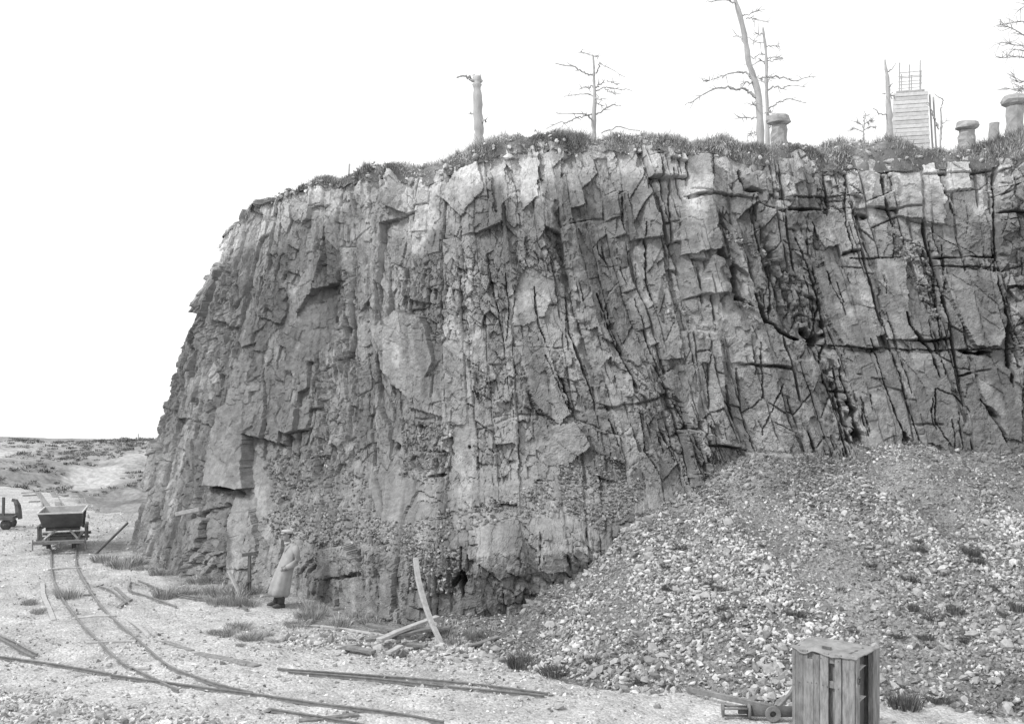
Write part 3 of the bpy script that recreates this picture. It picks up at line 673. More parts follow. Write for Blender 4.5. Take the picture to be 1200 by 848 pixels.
def put_tufts(spots, meshes, label_of, group, seed):
    q = np.random.default_rng(seed)
    for px_, py_, w, *lab_ in spots:
        label = lab_[0] if lab_ else label_of(px_, py_, w)
        p = g(px_, py_); me = meshes[q.integers(0, len(meshes))]
        s = w/F*p.y/0.42
        o = bpy.data.objects.new('grass_tuft', me); C.objects.link(o)
        o.location = p; o.scale = (s*(0.8+0.5*q.random()), s*(0.8+0.4*q.random()), s*(0.5+0.8*q.random())); o.rotation_euler = (0, 0, q.random()*6.28)
        tag(o, label, 'grass tuft', group)
def scree_label(px_, py_, w):
    if px_ > 1040 and py_ > 800: return 'dark grass tuft growing at the scree toe close beside the wooden crate'
    if py_ > 770: return 'dark grass tuft growing along the toe of the scree near the loose rails'
    return 'broad dark bushy grass tuft growing out of the loose scree' if w >= 20 else 'small dark bushy grass tuft growing out of the loose scree'
put_tufts([(797,643,19),(780,664,17),(783,690,14),(842,691,24),(832,684,14),(853,726,16),(845,715,14),(785,718,17),(770,727,10),(815,743,17),(823,711,9),(1020,663,22),(1076,645,20),(1076,636,12),(1136,650,26),(1146,660,16),(1068,680,24),(932,721,24),(956,708,10),(1118,718,22),(1095,726,26),(1070,715,16),(1053,746,24),(1085,749,18),(1000,740,16),(1195,715,24),(1175,722,16),(1145,745,12),(1130,752,14),(610,780,34),(650,790,36),(695,775,20),(745,800,26),(1060,830,44),(1100,822,26),(786,808,20),(1165,690,14),(895,640,10),(985,690,10),(1110,700,12)],
          TUFT_D, scree_label, 'grass tufts on the scree', 31)
sp = []
q = np.random.default_rng(32)
for px0, px1, py0, py1, nn, lab in ((120, 200, 655, 668, 8, 'dry grass tuft beside the dark bar propped on the cliff foot'), (180, 290, 668, 705, 20, 'dry grass tuft among the thin loose rails below the rock face'), (230, 310, 690, 710, 10, 'dry grass tuft near the foot of the iron post'),
    (270, 330, 735, 765, 7, 'dry grass tuft on the open floor in front of the standing man'), (340, 400, 712, 740, 10, 'dry grass tuft at the rock foot just behind the standing man'), (390, 470, 722, 735, 8, 'dry grass tuft behind the timber pile at the rock foot'),
    (520, 580, 742, 756, 7, 'dry grass tuft at the scree edge beside the tall bent pole'), (20, 110, 690, 730, 4, 'dry grass tuft beside the curved track and the curved plank'), (240, 300, 735, 760, 4, 'dry grass tuft above the broad flat plank')):
    for k_ in range(nn): sp.append((px0+(px1-px0)*q.random(), py0+(py1-py0)*q.random(), 12+22*q.random(), lab))
put_tufts(sp, TUFT_P, None, 'grass tufts below the rock face', 33)

# heather along the edge
q = np.random.default_rng(34); n = 105000
ii = q.integers(2, len(edge)-2, n)
oo = np.abs(q.normal(size=n))*0.9 + 0.02; pick = q.random(n); oo = np.where(pick < 0.15, q.random(n)*5, np.where(pick < 0.55, -0.12+0.3*q.random(n), oo))
i0 = np.clip(np.searchsorted(offs, oo)-1, 0, len(offs)-2); ff = ((oo-offs[i0])/(offs[i0+1]-offs[i0]))[:, None]
P = TV[ii, i0]*(1-ff)+TV[ii, i0+1]*ff + q.normal(size=(n, 3))*np.array([0.03, 0.03, 0.01])
cl = fbm(P[:, 0]*1.1, P[:, 1]*1.1, 3, 141)
sel = (q.random(n) < np.maximum(smooth(-0.5, 0.45, cl), 0.45*(oo < 0.15))*(0.35+0.65*(eu[ii] > s_c+3))) & (eu[ii] > s_c-6)
P = P[sel]; cl = cl[sel]; n = len(P); oo = oo[sel]; uu_ = eu[ii][sel]
H = 0.68*(0.06+0.19*smooth(-0.1, 0.6, cl))*np.where(q.random(n) < 0.1, 1.7, 1.0)*(0.6+0.8*q.random(n))*np.interp(uu_-s_c, [0, 5, 8, 30], [0.45, 0.55, 1, 1.1])
hang = smooth(0.15, -0.1, oo)
ln_ = q.normal(size=(n, 3))*0.45*np.array([1, 1, 0]) + np.array([0.1, -0.6, -1.1])*hang[:, None]*q.random((n, 1))
V, Fq, T_ = blades(P, H, 0.0045+0.006*q.random(n), ln_, np.clip((0.30+0.14*fbm(P[:, 0]*0.8, P[:, 1]*0.8, 2, 145))*(1+0.4*q.normal(size=n)), 0.07, 0.65), q)
hea = mesh_obj('heather', V, Fq, M['grass'], tone=T_)
tag(hea, 'shaggy heather and grass growing along the edge of the rock face', 'heather', kind='stuff')

# scrub on the far hill
HX, HY, HZ, HS = HILL
n = 1400; fi = q.integers(0, HX.size, 60000)
ppx = CX+F*HX.ravel()[fi]/HY.ravel()[fi]
fi = fi[(ppx > -60) & (ppx < 260) & (HY.ravel()[fi] < 128) & (HS.ravel()[fi] < 0.4)]
cl = fbm(HX.ravel()[fi]*0.12+5, HY.ravel()[fi]*0.12, 3, 151); fi = fi[cl > -0.05][:n]; n = len(fi)
base = np.stack([HX.ravel()[fi], HY.ravel()[fi], HZ.ravel()[fi]], 1) + q.normal(size=(n, 3))*np.array([0.4, 0.4, 0])
nb = 26; rad = (0.15+0.4*q.random(n)**2)
P = np.repeat(base, nb, 0) + q.normal(size=(n*nb, 3))*np.repeat(rad, nb)[:, None]*np.array([0.6, 0.6, 0.0])
V, Fq, T_ = blades(P, np.repeat(rad, nb)*(0.3+0.5*q.random(n*nb)), np.full(n*nb, 0.05), q.normal(size=(n*nb, 3))*0.9*np.array([1, 1, 0]), np.repeat(np.clip(0.2+0.07*q.normal(size=n), 0.08, 0.4), nb)*(0.8+0.4*q.random(n*nb)), q)
scr = mesh_obj('hill_scrub', V, Fq, M['grass'], tone=T_)
tag(scr, 'low dark scrub scattered over the far hillside', 'scrub', kind='stuff')

# ------------------------------------------------------------------ sweeps, tubes, boxes
def sweep(pts, prof, up=Vector((0, 0, 1)), scales=None, roll=0.0):
    pts = [Vector(p) for p in pts]; n = len(pts); k_ = len(prof); V = []; Fc = []
    for i, p in enumerate(pts):
        d = (pts[min(i+1, n-1)]-pts[max(i-1, 0)]).normalized()
        u = up if abs(d.dot(up)) < 0.95 else Vector((0.3, 1, 0))
        side = d.cross(u).normalized(); upv = side.cross(d).normalized()
        if roll: side, upv = side*math.cos(roll)+upv*math.sin(roll), upv*math.cos(roll)-side*math.sin(roll)
        s = 1.0 if scales is None else scales[i]
        for a, b in prof: V.append(p + side*a*s + upv*b*s)
    for i in range(n-1):
        for j in range(k_): Fc.append((i*k_+j, i*k_+(j+1) % k_, (i+1)*k_+(j+1) % k_, (i+1)*k_+j))
    Fc.append(tuple(range(k_-1, -1, -1))); Fc.append(tuple((n-1)*k_+j for j in range(k_)))
    return V, Fc
def circ(n, r_=1.0): return [(math.cos(2*math.pi*i/n)*r_, math.sin(2*math.pi*i/n)*r_) for i in range(n)]
def rect(w, h): return [(-w/2, -h/2), (w/2, -h/2), (w/2, h/2), (-w/2, h/2)]
def join(parts):
    V, Fc = [], []
    for v, f in parts:
        b = len(V); V += list(v); Fc += [tuple(i+b for i in ff) for ff in f]
    return V, Fc
def box(x0, x1, y0, y1, z0, z1):
    v = [Vector(p) for p in ((x0,y0,z0),(x1,y0,z0),(x1,y1,z0),(x0,y1,z0),(x0,y0,z1),(x1,y0,z1),(x1,y1,z1),(x0,y1,z1))]
    return v, [(0,3,2,1),(4,5,6,7),(0,1,5,4),(1,2,6,5),(2,3,7,6),(3,0,4,7)]
def bevel(o, w=0.008, seg=1):
    m = o.modifiers.new('bevel', 'BEVEL'); m.width = w; m.segments = seg; m.limit_method = 'ANGLE'; return o
def part(name, vf, mat, parent=None, smooth_shade=False, bev=0):
    o = mesh_obj(name, [tuple(v) for v in vf[0]], vf[1], mat, parent, smooth_shade)
    if bev: bevel(o, bev)
    return o
def local(pts, root): return [Vector(p)-root for p in pts]

# ------------------------------------------------------------------ rails
RAIL = [(a*0.8, b*0.85-0.006) for a, b in [(-0.035, 0), (0.035, 0), (0.035, 0.008), (0.008, 0.014), (0.008, 0.05), (0.022, 0.056), (0.022, 0.075), (-0.022, 0.075), (-0.022, 0.056), (-0.008, 0.05), (-0.008, 0.014), (-0.035, 0.008)]]
def ground_line(pxs, n=40, dz=0.0):
    P = catmull([tuple(g(a, b).xy) for a, b in pxs], n)
    return [Vector((a, b, float(land_z(a, b))+dz)) for a, b in P]
def smooth_line(L):
    z = np.array([p.z for p in L]); z = np.convolve(np.pad(z, 4, 'edge'), np.ones(9)/9, 'valid')
    return [Vector((p.x, p.y, zz)) for p, zz in zip(L, z)]
def rail(pxs, root, n=40, dz=0.006, mat='rail_steel'):
    L = smooth_line(ground_line(pxs, n, dz)); return part('rail', sweep(local(L, root.location), RAIL), M[mat], root)
def sleeper(pxs, root, w=0.14, mat='pale_wood'):
    L = ground_line(pxs, 3, 0.01); return part('sleeper', sweep(local(L, root.location), rect(w, 0.06)), M[mat], root, bev=0.01)

trk = empty('railway_track', g(110, 720)); tag(trk, 'narrow gauge track curving from the tipper wagon towards the crossing rail', 'railway track')
rail([(60,643),(60,660),(63,682),(84,719),(110,748),(138,775),(155,786)], trk, 60)
rail([(89,643),(89,658),(93,672),(119,713),(160,751),(197,782),(240,800),(296,815)], trk, 70)
rail([(152,784),(170,793),(190,803),(209,812)], trk, 20)
sleeper([(103,754),(160,752)], trk, 0.08); sleeper([(56,668),(95,666)], trk, 0.10); sleeper([(150,785),(176,784)], trk, 0.09); sleeper([(66,700),(112,697)], trk, 0.09, 'old_wood')
sleeper([(84,726),(136,722)], trk, 0.08)
trk2 = empty('railway_track', g(230, 806)); tag(trk2, 'long straight track of rusty rails crossing the near floor', 'railway track')
rail([(-20,769),(60,781),(130,792)], trk2, 30, mat='rust'); rail([(130,794),(210,804),(300,816),(400,831),(520,850)], trk2, 50, mat='rust')
rail([(318,834),(400,848),(470,862)], trk2, 20, mat='rust')
sleeper([(420,838),(350,846)], trk2, 0.12, 'old_wood')
# track beyond the wagon, out to the tip
trk3 = empty('railway_track', g(60, 590)); tag(trk3, 'short run of track beyond the tipper wagon out to the tip edge', 'railway track')
rail([(63,625),(52,600),(46,578)], trk3, 12); rail([(92,625),(78,600),(64,577)], trk3, 12)
for a, b in (((25,578),(42,577)), ((27,581),(45,580)), ((35,588),(46,588)), ((62,577),(74,577)), ((64,580),(78,581)), ((44,577),(64,576))): sleeper([a, b], trk3, 0.2, 'old_wood')

def loose_rails(pxs_list, label, mat='rust', n=24, dz=0.004):
    root = empty('loose_rail', g(*pxs_list[0][0])); tag(root, label, 'rail')
    for pxs in pxs_list: rail(pxs, root, n, dz, mat)
    return root
loose_rails([[(325,785),(440,794),(545,802),(642,815)]], 'long loose rail lying below the rubble strip on the near floor', 'rail_steel')
loose_rails([[(338,789),(440,798),(540,808),(638,818)]], 'dark loose rail lying close in front of a paler one below the rubble', 'rust')
loose_rails([[(0,747),(44,769)]], 'short pale rail lying left of the straight crossing track', 'rail_steel')
loose_rails([[(0,751),(40,772)]], 'short dark rail lying beside a pale one left of the crossing track', 'rust')
loose_rails([[(153,682),(152,693),(175,701),(207,713)]], 'thin bent rail with a hooked end lying by the cliff foot', 'rail_steel')
loose_rails([[(162,682),(190,693),(225,703),(262,708)]], 'long thin rail lying along the foot of the left rock face', 'rail_steel')
loose_rails([[(210,699),(250,705),(275,706),(290,716)]], 'thin bent rail running towards the standing man', 'rust')
loose_rails([[(116,688),(130,694),(148,709)]], 'short light rail lying beside the curved track', 'rail_steel')

# ------------------------------------------------------------------ loose timbers
def timber(pxs, label, w=0.1, h=0.05, mat='old_wood', dz=0.012, n=8, name='timber', cat='timber'):
    L = ground_line(pxs, n, dz); root = sum(L, Vector())/len(L)
    L = [Vector((p.x, p.y, 0.35*p.z+0.65*(L[0].z+(L[-1].z-L[0].z)*i/(n-1)))) for i, p in enumerate(L)]
    o = part(name, sweep(local(L, root), rect(w*0.85, h*0.7)), M[mat], bev=0.006); o.location = root
    return tag(o, label, cat)
timber([(50,684),(51,700),(58,714),(63,727)], 'curved pale plank lying left of the curved track', 0.12, 0.05, 'pale_wood', name='plank', cat='plank')
timber([(135,689),(151,704)], 'short thick timber lying across a light rail beside the curved track', 0.10, 0.08, 'old_wood')
timber([(139,712),(153,703)], 'stubby dark timber end lying beside the curved track', 0.12, 0.08, 'old_wood')
timber([(110,688),(121,685)], 'small dark stick lying beside the curved track', 0.05, 0.04, 'old_wood')
timber([(148,725),(162,736),(175,747)], 'pale curved plank lying against the right rail of the curved track', 0.08, 0.05, 'pale_wood', name='plank', cat='plank')
timber([(172,740),(180,749),(192,753),(210,758)], 'thin bent rod lying between two planks by the curved track', 0.03, 0.03, 'pale_wood', name='rod', cat='rod')
timber([(192,752),(226,763)], 'split dark plank lying near the curved track', 0.11, 0.06, 'old_wood', name='plank', cat='plank')
timber([(229,766),(262,772),(302,781)], 'broad weathered plank lying flat below the standing man', 0.22, 0.05, 'old_wood', name='plank', cat='plank')
timber([(340,733),(380,735),(420,741),(470,749)], 'long thin pole lying on the ground at the foot of the rock', 0.07, 0.06, 'pale_wood', name='pole', cat='pole')
timber([(431,739),(452,744),(478,750)], 'dark plank at the back of the timber pile', 0.16, 0.08, 'old_wood', 0.14, name='plank', cat='plank')
timber([(404,764),(438,770)], 'dark plank end at the front of the timber pile', 0.18, 0.09, 'old_wood', 0.10, name='plank', cat='plank')
timber([(428,760),(450,758),(510,745)], 'grey plank lying flat across the timber pile', 0.22, 0.08, 'old_wood', 0.18, name='plank', cat='plank')
timber([(444,766),(480,752),(513,738)], 'pale edged plank slanting over the timber pile', 0.16, 0.09, 'pale_wood', 0.27, name='plank', cat='plank')
timber([(455,772),(470,764)], 'short pale plank poking out in front of the timber pile', 0.14, 0.08, 'pale_wood', 0.12, name='plank', cat='plank')
timber([(478,762),(500,763)], 'flat grey board under the leaning pole', 0.2, 0.08, 'old_wood', 0.12, name='plank', cat='plank')
timber([(462,757),(490,750),(528,744)], 'dark plank crossing under the slanting one in the timber pile', 0.18, 0.08, 'old_wood', 0.16, name='plank', cat='plank')
timber([(550,760),(584,749)], 'weathered board half buried at the toe of the scree', 0.14, 0.06, 'old_wood', 0.06, name='plank', cat='plank')

def lean(pxs, Ds, label, w, h, mat, name='pole', cat='pole', n=14):
    P = catmull([tuple(W(a, b, d)) for (a, b), d in zip(pxs, Ds)], n); L = [Vector(p) for p in P]; root = L[-1].copy()
    o = part(name, sweep(local(L, root), rect(w, h)), M[mat], bev=0.008); o.location = root
    return tag(o, label, cat)
d0 = g(520, 757).y
lean([(487,653),(491,682),(503,722),(519,757)], [d0+0.9, d0+0.7, d0+0.35, d0], 'tall pale bent pole leaning against the rock face', 0.11, 0.06, 'pale_wood')
d0 = g(112, 649).y
lean([(150,612),(112,649)], [d0+0.6, d0], 'dark straight bar propped against the left foot of the cliff', 0.06, 0.06, 'iron', 'iron_bar', 'bar')
d0 = g(283, 700).y
lean([(268,669),(276,686),(283,701)], [d0+0.25, d0+0.12, d0], 'grey stick leaning on the rock beside the iron post', 0.08, 0.05, 'pale_wood', 'stick', 'stick')
lean([(207,602),(235,596)], [28.3, 28.0], 'pale plank wedged in the rock face above the floor', 0.14, 0.1, 'pale_wood', 'plank', 'plank')
d0 = g(292, 697).y - 0.25
post = empty('iron_post', W(292, 696, d0)); tag(post, 'iron post with a crossbar on top left of the standing man', 'post')
part('upright', sweep(local([W(292, 697, d0), W(292.5, 650, d0)], post.location), rect(0.07, 0.05)), M['iron'], post)
part('crossbar', sweep(local([W(284, 650, d0), W(299, 648, d0)], post.location), rect(0.06, 0.08)), M['iron'], post)
part('bracket', sweep(local([W(286, 692, d0-0.02), W(290, 682, d0-0.02), W(297, 678, d0-0.02)], post.location), rect(0.05, 0.04)), M['iron'], post)

# ------------------------------------------------------------------ tipper wagon
def wheel(name, parent, x, y, z, rr):
    w_ = empty(name, (x, y, z)); w_.parent = parent
    tyre = join([sweep([(-0.04, 0, 0), (0.04, 0, 0)], circ(20, rr)), sweep([(-0.055, 0, 0), (-0.04, 0, 0)], circ(20, rr*1.14))])
    part('tyre', tyre, M['iron'], w_, True); part('hub', sweep([(-0.07, 0, 0), (0.075, 0, 0)], circ(12, rr*0.35)), M['rust'], w_, True)
    return w_
def tipper_wagon():
    D = 33.4; base = W(74.0, 641.5, D); base.z = float(land_z(base.x, base.y))+0.07
    root = empty('tipper_wagon', base, math.atan2(0.27, 0.97)*1.0)
    tag(root, 'dark iron tipper wagon with an open flared tub standing on the curved track', 'wagon')
    # tub: rim 1.24 x 1.55, sloping to a narrow floor
    zr, zb = 1.10, 0.60; a, b = 0.62, 0.80; c, d = 0.54, 0.22; t = 0.02
    def shell(a, b, c, d, z0, z1): return [Vector(p) for p in ((-a,-b,z1),(a,-b,z1),(a,b,z1),(-a,b,z1),(-c,-d,z0),(c,-d,z0),(c,d,z0),(-c,d,z0))]
    o_ = shell(a, b, c, d, zb, zr); i_ = shell(a-t, b-t*1.3, c-t, d-t, zb+t, zr+0.001)
    tub = part('tub', (o_, [(0,4,5,1),(1,5,6,2),(2,6,7,3),(3,7,4,0),(4,7,6,5)]), M['tub_iron'], root)
    part('lining', (i_, [(1,5,4,0),(2,6,5,1),(3,7,6,2),(0,4,7,3),(5,6,7,4)]), M['tub_inside'], tub)
    rim = join([box(-a-0.02, a+0.02, -b-0.02, -b+0.025, zr-0.03, zr+0.012), box(-a-0.02, a+0.02, b-0.025, b+0.02, zr-0.03, zr+0.012), box(-a-0.02, -a+0.025, -b+0.025, b-0.025, zr-0.03, zr+0.012), box(a-0.025, a+0.02, -b+0.025, b-0.025, zr-0.03, zr+0.012)])
    part('rim', rim, M['worn_steel'], tub, bev=0.005)
    for s in (-1, 1):
        rib = [Vector((s*(c+0.035), 0, zb-0.06)), Vector((s*(a+0.01), 0, zr-0.05))]
        part('rib', sweep(rib, rect(0.05, 0.03)), M['tub_iron'], tub)
    # frame
    part('buffer_beam', join([box(-0.70, 0.70, -0.98, -0.90, 0.21, 0.30), box(-0.68, 0.68, -0.90, -0.80, 0.28, 0.30)]), M['rust'], root, bev=0.006)
    part('buffer_beam', join([box(-0.70, 0.70, 0.90, 0.98, 0.21, 0.30), box(-0.68, 0.68, 0.80, 0.90, 0.28, 0.30)]), M['rust'], root, bev=0.006)
    for s in (-1, 1):
        part('side_beam', join([box(s*0.46-0.035, s*0.46+0.035, -0.90, 0.90, 0.215, 0.275), box(s*0.46-0.05, s*0.46+0.05, -0.79, 0.79, 0.276, 0.296)]), M['rust'], root, bev=0.005)
        part('tipping_stand', join([box(s*0.66-0.03, s*0.66+0.03, -0.28, -0.2, 0.25, 0.62), box(s*0.66-0.03, s*0.66+0.03, 0.2, 0.28, 0.25, 0.62), box(s*0.66-0.035, s*0.66+0.035, -0.32, 0.32, 0.58, 0.66), box(s*0.50, s*0.72, -0.31, -0.19, 0.20, 0.26), box(s*0.50, s*0.72, 0.19, 0.31, 0.20, 0.26)]) if s > 0 else
             join([box(-0.69, -0.63, -0.28, -0.2, 0.25, 0.62), box(-0.69, -0.63, 0.2, 0.28, 0.25, 0.62), box(-0.695, -0.625, -0.32, 0.32, 0.58, 0.66), box(-0.72, -0.50, -0.31, -0.19, 0.20, 0.26), box(-0.72, -0.50, 0.19, 0.31, 0.20, 0.26)]), M['tub_iron'], root, bev=0.005)
        part('rocker', sweep([(s*0.57, 0.3*math.sin(k_), 0.72-0.14*math.cos(k_)) for k_ in np.linspace(-1.2, 1.2, 9)], rect(0.05, 0.05)), M['iron'], root)
        part('rope_hook', sweep([(s*0.72, -0.93, 0.36), (s*0.73, -0.94, 0.05), (s*0.80, -0.94, 0.03)], rect(0.03, 0.03)), M['rust'], root)
        part('strut', sweep([(s*0.46, -0.55, 0.3), (s*0.20, -0.1, 0.50)], rect(0.05, 0.04)), M['worn_steel'], root)
    part('cross_member', box(-0.42, 0.42, -0.30, -0.22, 0.22, 0.30), M['iron'], root)
    part('cross_member', box(-0.42, 0.42, 0.22, 0.30, 0.22, 0.30), M['iron'], root)
    part('saddle', join([box(-0.48, 0.48, -0.12, 0.12, 0.48, 0.575)]), M['iron'], root, bev=0.01)
    for y in (-0.45, 0.45):
        part('axle', sweep([(-0.5, y, 0.165), (0.5, y, 0.165)], circ(10, 0.03)), M['iron'], root, True)
        for s in (-1, 1):
            w_ = wheel('wheel', root, s*0.36, y, 0.165, 0.16)
            if s < 0: w_.rotation_euler = (0, 0, math.pi)
        for s in (-1, 1): part('axle_box', box(s*0.46-0.05, s*0.46+0.05, y-0.08, y+0.08, 0.10, 0.212), M['iron'], root)
    part('coupling', sweep([(0, -0.98, 0.25), (0, -1.06, 0.24), (0.02, -1.08, 0.12)], rect(0.05, 0.03)), M['rust'], root)
    return root
tipper_wagon()

# wrecked underframe by the left edge
def underframe():
    D = g(8, 619).y; base = W(2, 619, D); base.z = float(land_z(base.x, base.y))
    root = empty('wagon_underframe', base, 0.1); tag(root, 'dark wagon underframe without a tub, standing left of the tipper wagon', 'wagon')
    part('deck', join([box(-0.9, 0.50, -0.45, -0.36, 0.34, 0.46), box(-0.9, 0.50, 0.36, 0.45, 0.34, 0.46), box(-0.85, -0.75, -0.36, 0.36, 0.34, 0.44), box(0.38, 0.47, -0.36, 0.36, 0.34, 0.44)]), M['iron'], root, bev=0.006)
    for x in (-0.5, 0.22):
        for s in (-1, 1):
            w_ = wheel('wheel', root, x, s*0.30, 0.17, 0.16); w_.rotation_euler = (0, 0, s*math.pi/2)
        part('axle', sweep([(x, -0.45, 0.17), (x, 0.45, 0.17)], circ(10, 0.03)), M['iron'], root, True)
    part('upright', sweep([(0.05, 0, 0.44), (0.06, 0, 1.05)], rect(0.07, 0.07)), M['iron'], root)
    part('stanchion', sweep([(-0.22, -0.3, 0.44), (-0.2, -0.3, 1.5)], rect(0.05, 0.05)), M['iron'], root)
    part('rocker', sweep([(0.30, 0.1, 0.95), (0.42, 0.08, 0.92), (0.50, 0.05, 0.75), (0.54, 0, 0.55), (0.60, 0, 0.32)], rect(0.10, 0.14), scales=[0.6, 0.9, 1.2, 1.3, 0.8]), M['iron'], root)
    return root
underframe()

# ------------------------------------------------------------------ wooden crate
def crate():
    A = Vector((4.09, 16.2, 0)); Bp = Vector((4.82, 15.55, 0)); fdir = (Bp-A).normalized(); L = (Bp-A).length; H = 1.5
    dz = float(land_z(A.x+0.3, A.y))
    root = empty('wooden_crate', (A.x, A.y, 0.0), math.atan2(fdir.y, fdir.x))
    tag(root, 'tall weathered wooden crate of upright planks standing below the scree', 'crate')
    dep = 0.78; z0 = -0.25
    # local: x along the front, y into the crate
    xs = [0, 0.058, 0.175, 0.335, 0.43, 0.565, 0.66, 0.775]                # front planks; one gap after 0.565
    wid = [0.056, 0.114, 0.157, 0.092, 0.132, None, 0.10, L-0.775-0.02]
    for i, (x, w) in enumerate(zip(xs, wid)):
        if w is None: continue
        top = H - 0.02 - 0.02*(i % 2)
        if i == 2:
            bm_ = join([box(x, x+w, 0, 0.028, z0, 1.32), box(x, x+w*0.42, 0.001, 0.027, 1.32, 1.44)])
        elif i == 3: bm_ = join([box(x, x+w, 0, 0.028, z0, 1.40)])
        else: bm_ = box(x, x+w, 0.002*(i % 3), 0.03, z0, top-0.03)
        part('plank', bm_, M['plank'], root, bev=0.004)
    part('batten', box(0.01, L-0.03, 0.032, 0.085, 1.30, 1.42), M['plank'], root, bev=0.004)
    part('batten', box(0.01, L-0.03, 0.032, 0.085, 0.95, 1.05), M['plank'], root, bev=0.004)
    part('batten', box(0.01, L-0.03, 0.032, 0.085, 0.2, 0.32), M['plank'], root, bev=0.004)
    part('inner_lining', box(0.02, L-0.12, 0.09, 0.11, z0, 1.44), M['plank'], root)
    # right side: posts, recess, wedge brackets
    part('corner_post', box(L-0.09, L, 0.032, 0.13, z0, H-0.04), M['plank'], root, bev=0.006)
    part('corner_post', box(L-0.07, L+0.012, dep-0.22, dep, z0, H-0.03), M['plank'], root, bev=0.006)
    part('side_panel', box(L-0.16, L-0.13, 0.13, dep-0.22, z0, H-0.03), M['plank_dark'], root)
    for z in (1.30, 0.86, 0.42):
        v = [Vector(p) for p in ((L-0.13, 0.16, z), (L+0.02, 0.16, z), (L-0.13, 0.16, z-0.16), (L-0.13, 0.30, z), (L+0.02, 0.30, z), (L-0.13, 0.30, z-0.16))]
        part('bracket', (v, [(0,1,4,3),(0,2,1),(3,4,5),(1,2,5,4),(0,3,5,2)]), M['pale_wood'], root, bev=0.004)
    part('iron_ring', sweep([(L+0.012, 0.09+0.035*math.cos(k_), 1.12+0.045*math.sin(k_)) for k_ in np.linspace(0, 6.0, 14)], circ(6, 0.012)), M['iron'], root)
    part('side_panel', box(0, 0.03, 0.03, dep, z0, H-0.05), M['plank'], root)
    part('back_panel', box(0.03, L-0.06, dep-0.03, dep, z0, H-0.05), M['plank'], root)
    # worn felt over the top, sagging and torn at the front
    nx, ny = 40, 26; xx, yy = np.meshgrid(np.linspace(-0.02, L+0.02, nx), np.linspace(-0.025, dep+0.01, ny), indexing='ij')
    zz = H - 0.045 + 0.05*np.sin(np.clip(yy/dep, 0, 1)*math.pi)*np.sin(np.clip(xx/L, 0, 1)*math.pi) + 0.016*fbm(xx*6, yy*6, 3, 161)
    front = smooth(0.05, 0.0, yy); zz = zz - front*(0.015+0.03*np.clip(vnoise(xx*5, xx*0, 162), 0, 1))
    Vt = np.stack([xx, yy+0.008*vnoise(xx*8, xx*0, 163)*front, zz], -1).reshape(-1, 3)
    felt = mesh_obj('felt_cover', Vt, grid_faces(nx, ny), M['felt'], root, True)
    so = felt.modifiers.new('thickness', 'SOLIDIFY'); so.thickness = 0.012; so.offset = -1
    part('tear', box(0.42, 0.56, 0.10, 0.115, H-0.02, H+0.012), M['plank_dark'], felt)
    for i, (x, z) in enumerate([(0.03, 1.2), (0.12, 0.95), (0.12, 1.36), (0.25, 0.98), (0.31, 0.98), (0.38, 0.99), (0.48, 0.98), (0.55, 0.97), (0.45, 1.36), (0.72, 1.36), (0.72, 0.97), (0.03, 0.9)]):
        part('nail', sweep([(x, 0.004, z), (x, -0.006, z)], circ(6, 0.008)), M['iron'], root)
crate()

# ------------------------------------------------------------------ iron scrap by the crate
def scrap():
    p = g(880, 842); root = empty('iron_cylinder', p); root.rotation_euler = (0, 0, -0.06)
    tag(root, 'iron pipe with a flange and tie rods lying beside the crate', 'pipe')
    def cyl(x0, x1, r_, y=0, z=0.13, n=18): return sweep([(x0, y, z), (x1, y, z)], circ(n, r_))
    part('barrel', cyl(-0.02, 0.78, 0.085), M['iron'], root, True)
    part('collar', cyl(-0.05, -0.01, 0.12), M['rust'], root, True)
    for dy, dz_ in ((0.07, 0.05), (-0.07, 0.05), (0.0, -0.08)):
        part('tie_rod', cyl(-0.42, -0.03, 0.018, dy, 0.13+dz_, 8), M['rust'], root, True)
    part('inner_pipe', cyl(-0.20, -0.05, 0.05), M['iron'], root, True)
    part('end_plate', sweep([(-0.46, 0, 0.14), (-0.42, 0, 0.14)], [(-0.06, -0.1), (0.06, -0.1), (0.09, 0.02), (0.05, 0.1), (-0.05, 0.1), (-0.09, 0.02)]), M['rust'], root, bev=0.006)
    ring = []; Fr = []; n = 24
    for i in range(n):
        c_, s_ = math.cos(2*math.pi*i/n), math.sin(2*math.pi*i/n)
        for rr, y in ((0.12, -0.16), (0.05, -0.16), (0.05, -0.05), (0.12, -0.12)): ring.append(Vector((0.32+c_*rr, y, 0.13+s_*rr)))
        for k_ in range(4): Fr.append((i*4+k_, i*4+(k_+1) % 4, ((i+1) % n)*4+(k_+1) % 4, ((i+1) % n)*4+k_))
    part('flange', (ring, Fr), M['rail_steel'], root)
    part('branch', sweep([(0.32, -0.12, 0.13), (0.32, 0.0, 0.13)], circ(16, 0.075)), M['iron'], root, True)
scrap()
d0 = g(905, 832).y
lean([(806,807),(840,814),(880,823),(912,831)], [g(805,812).y, 18.3, 18.0, d0-0.05], 'steel beam lying beside the crate above the flanged pipe', 0.06, 0.09, 'rail_steel', 'steel_beam', 'beam')
lean([(876,823),(908,806)], [18.3, 18.7], 'short rusty channel propped behind the steel beam', 0.12, 0.07, 'rust', 'iron_channel', 'channel')
lean([(912,828),(926,812),(933,800)], [17.8, 17.9, 18.0], 'forked iron rod sticking up beside the crate', 0.06, 0.05, 'rust', 'iron_rod', 'rod')

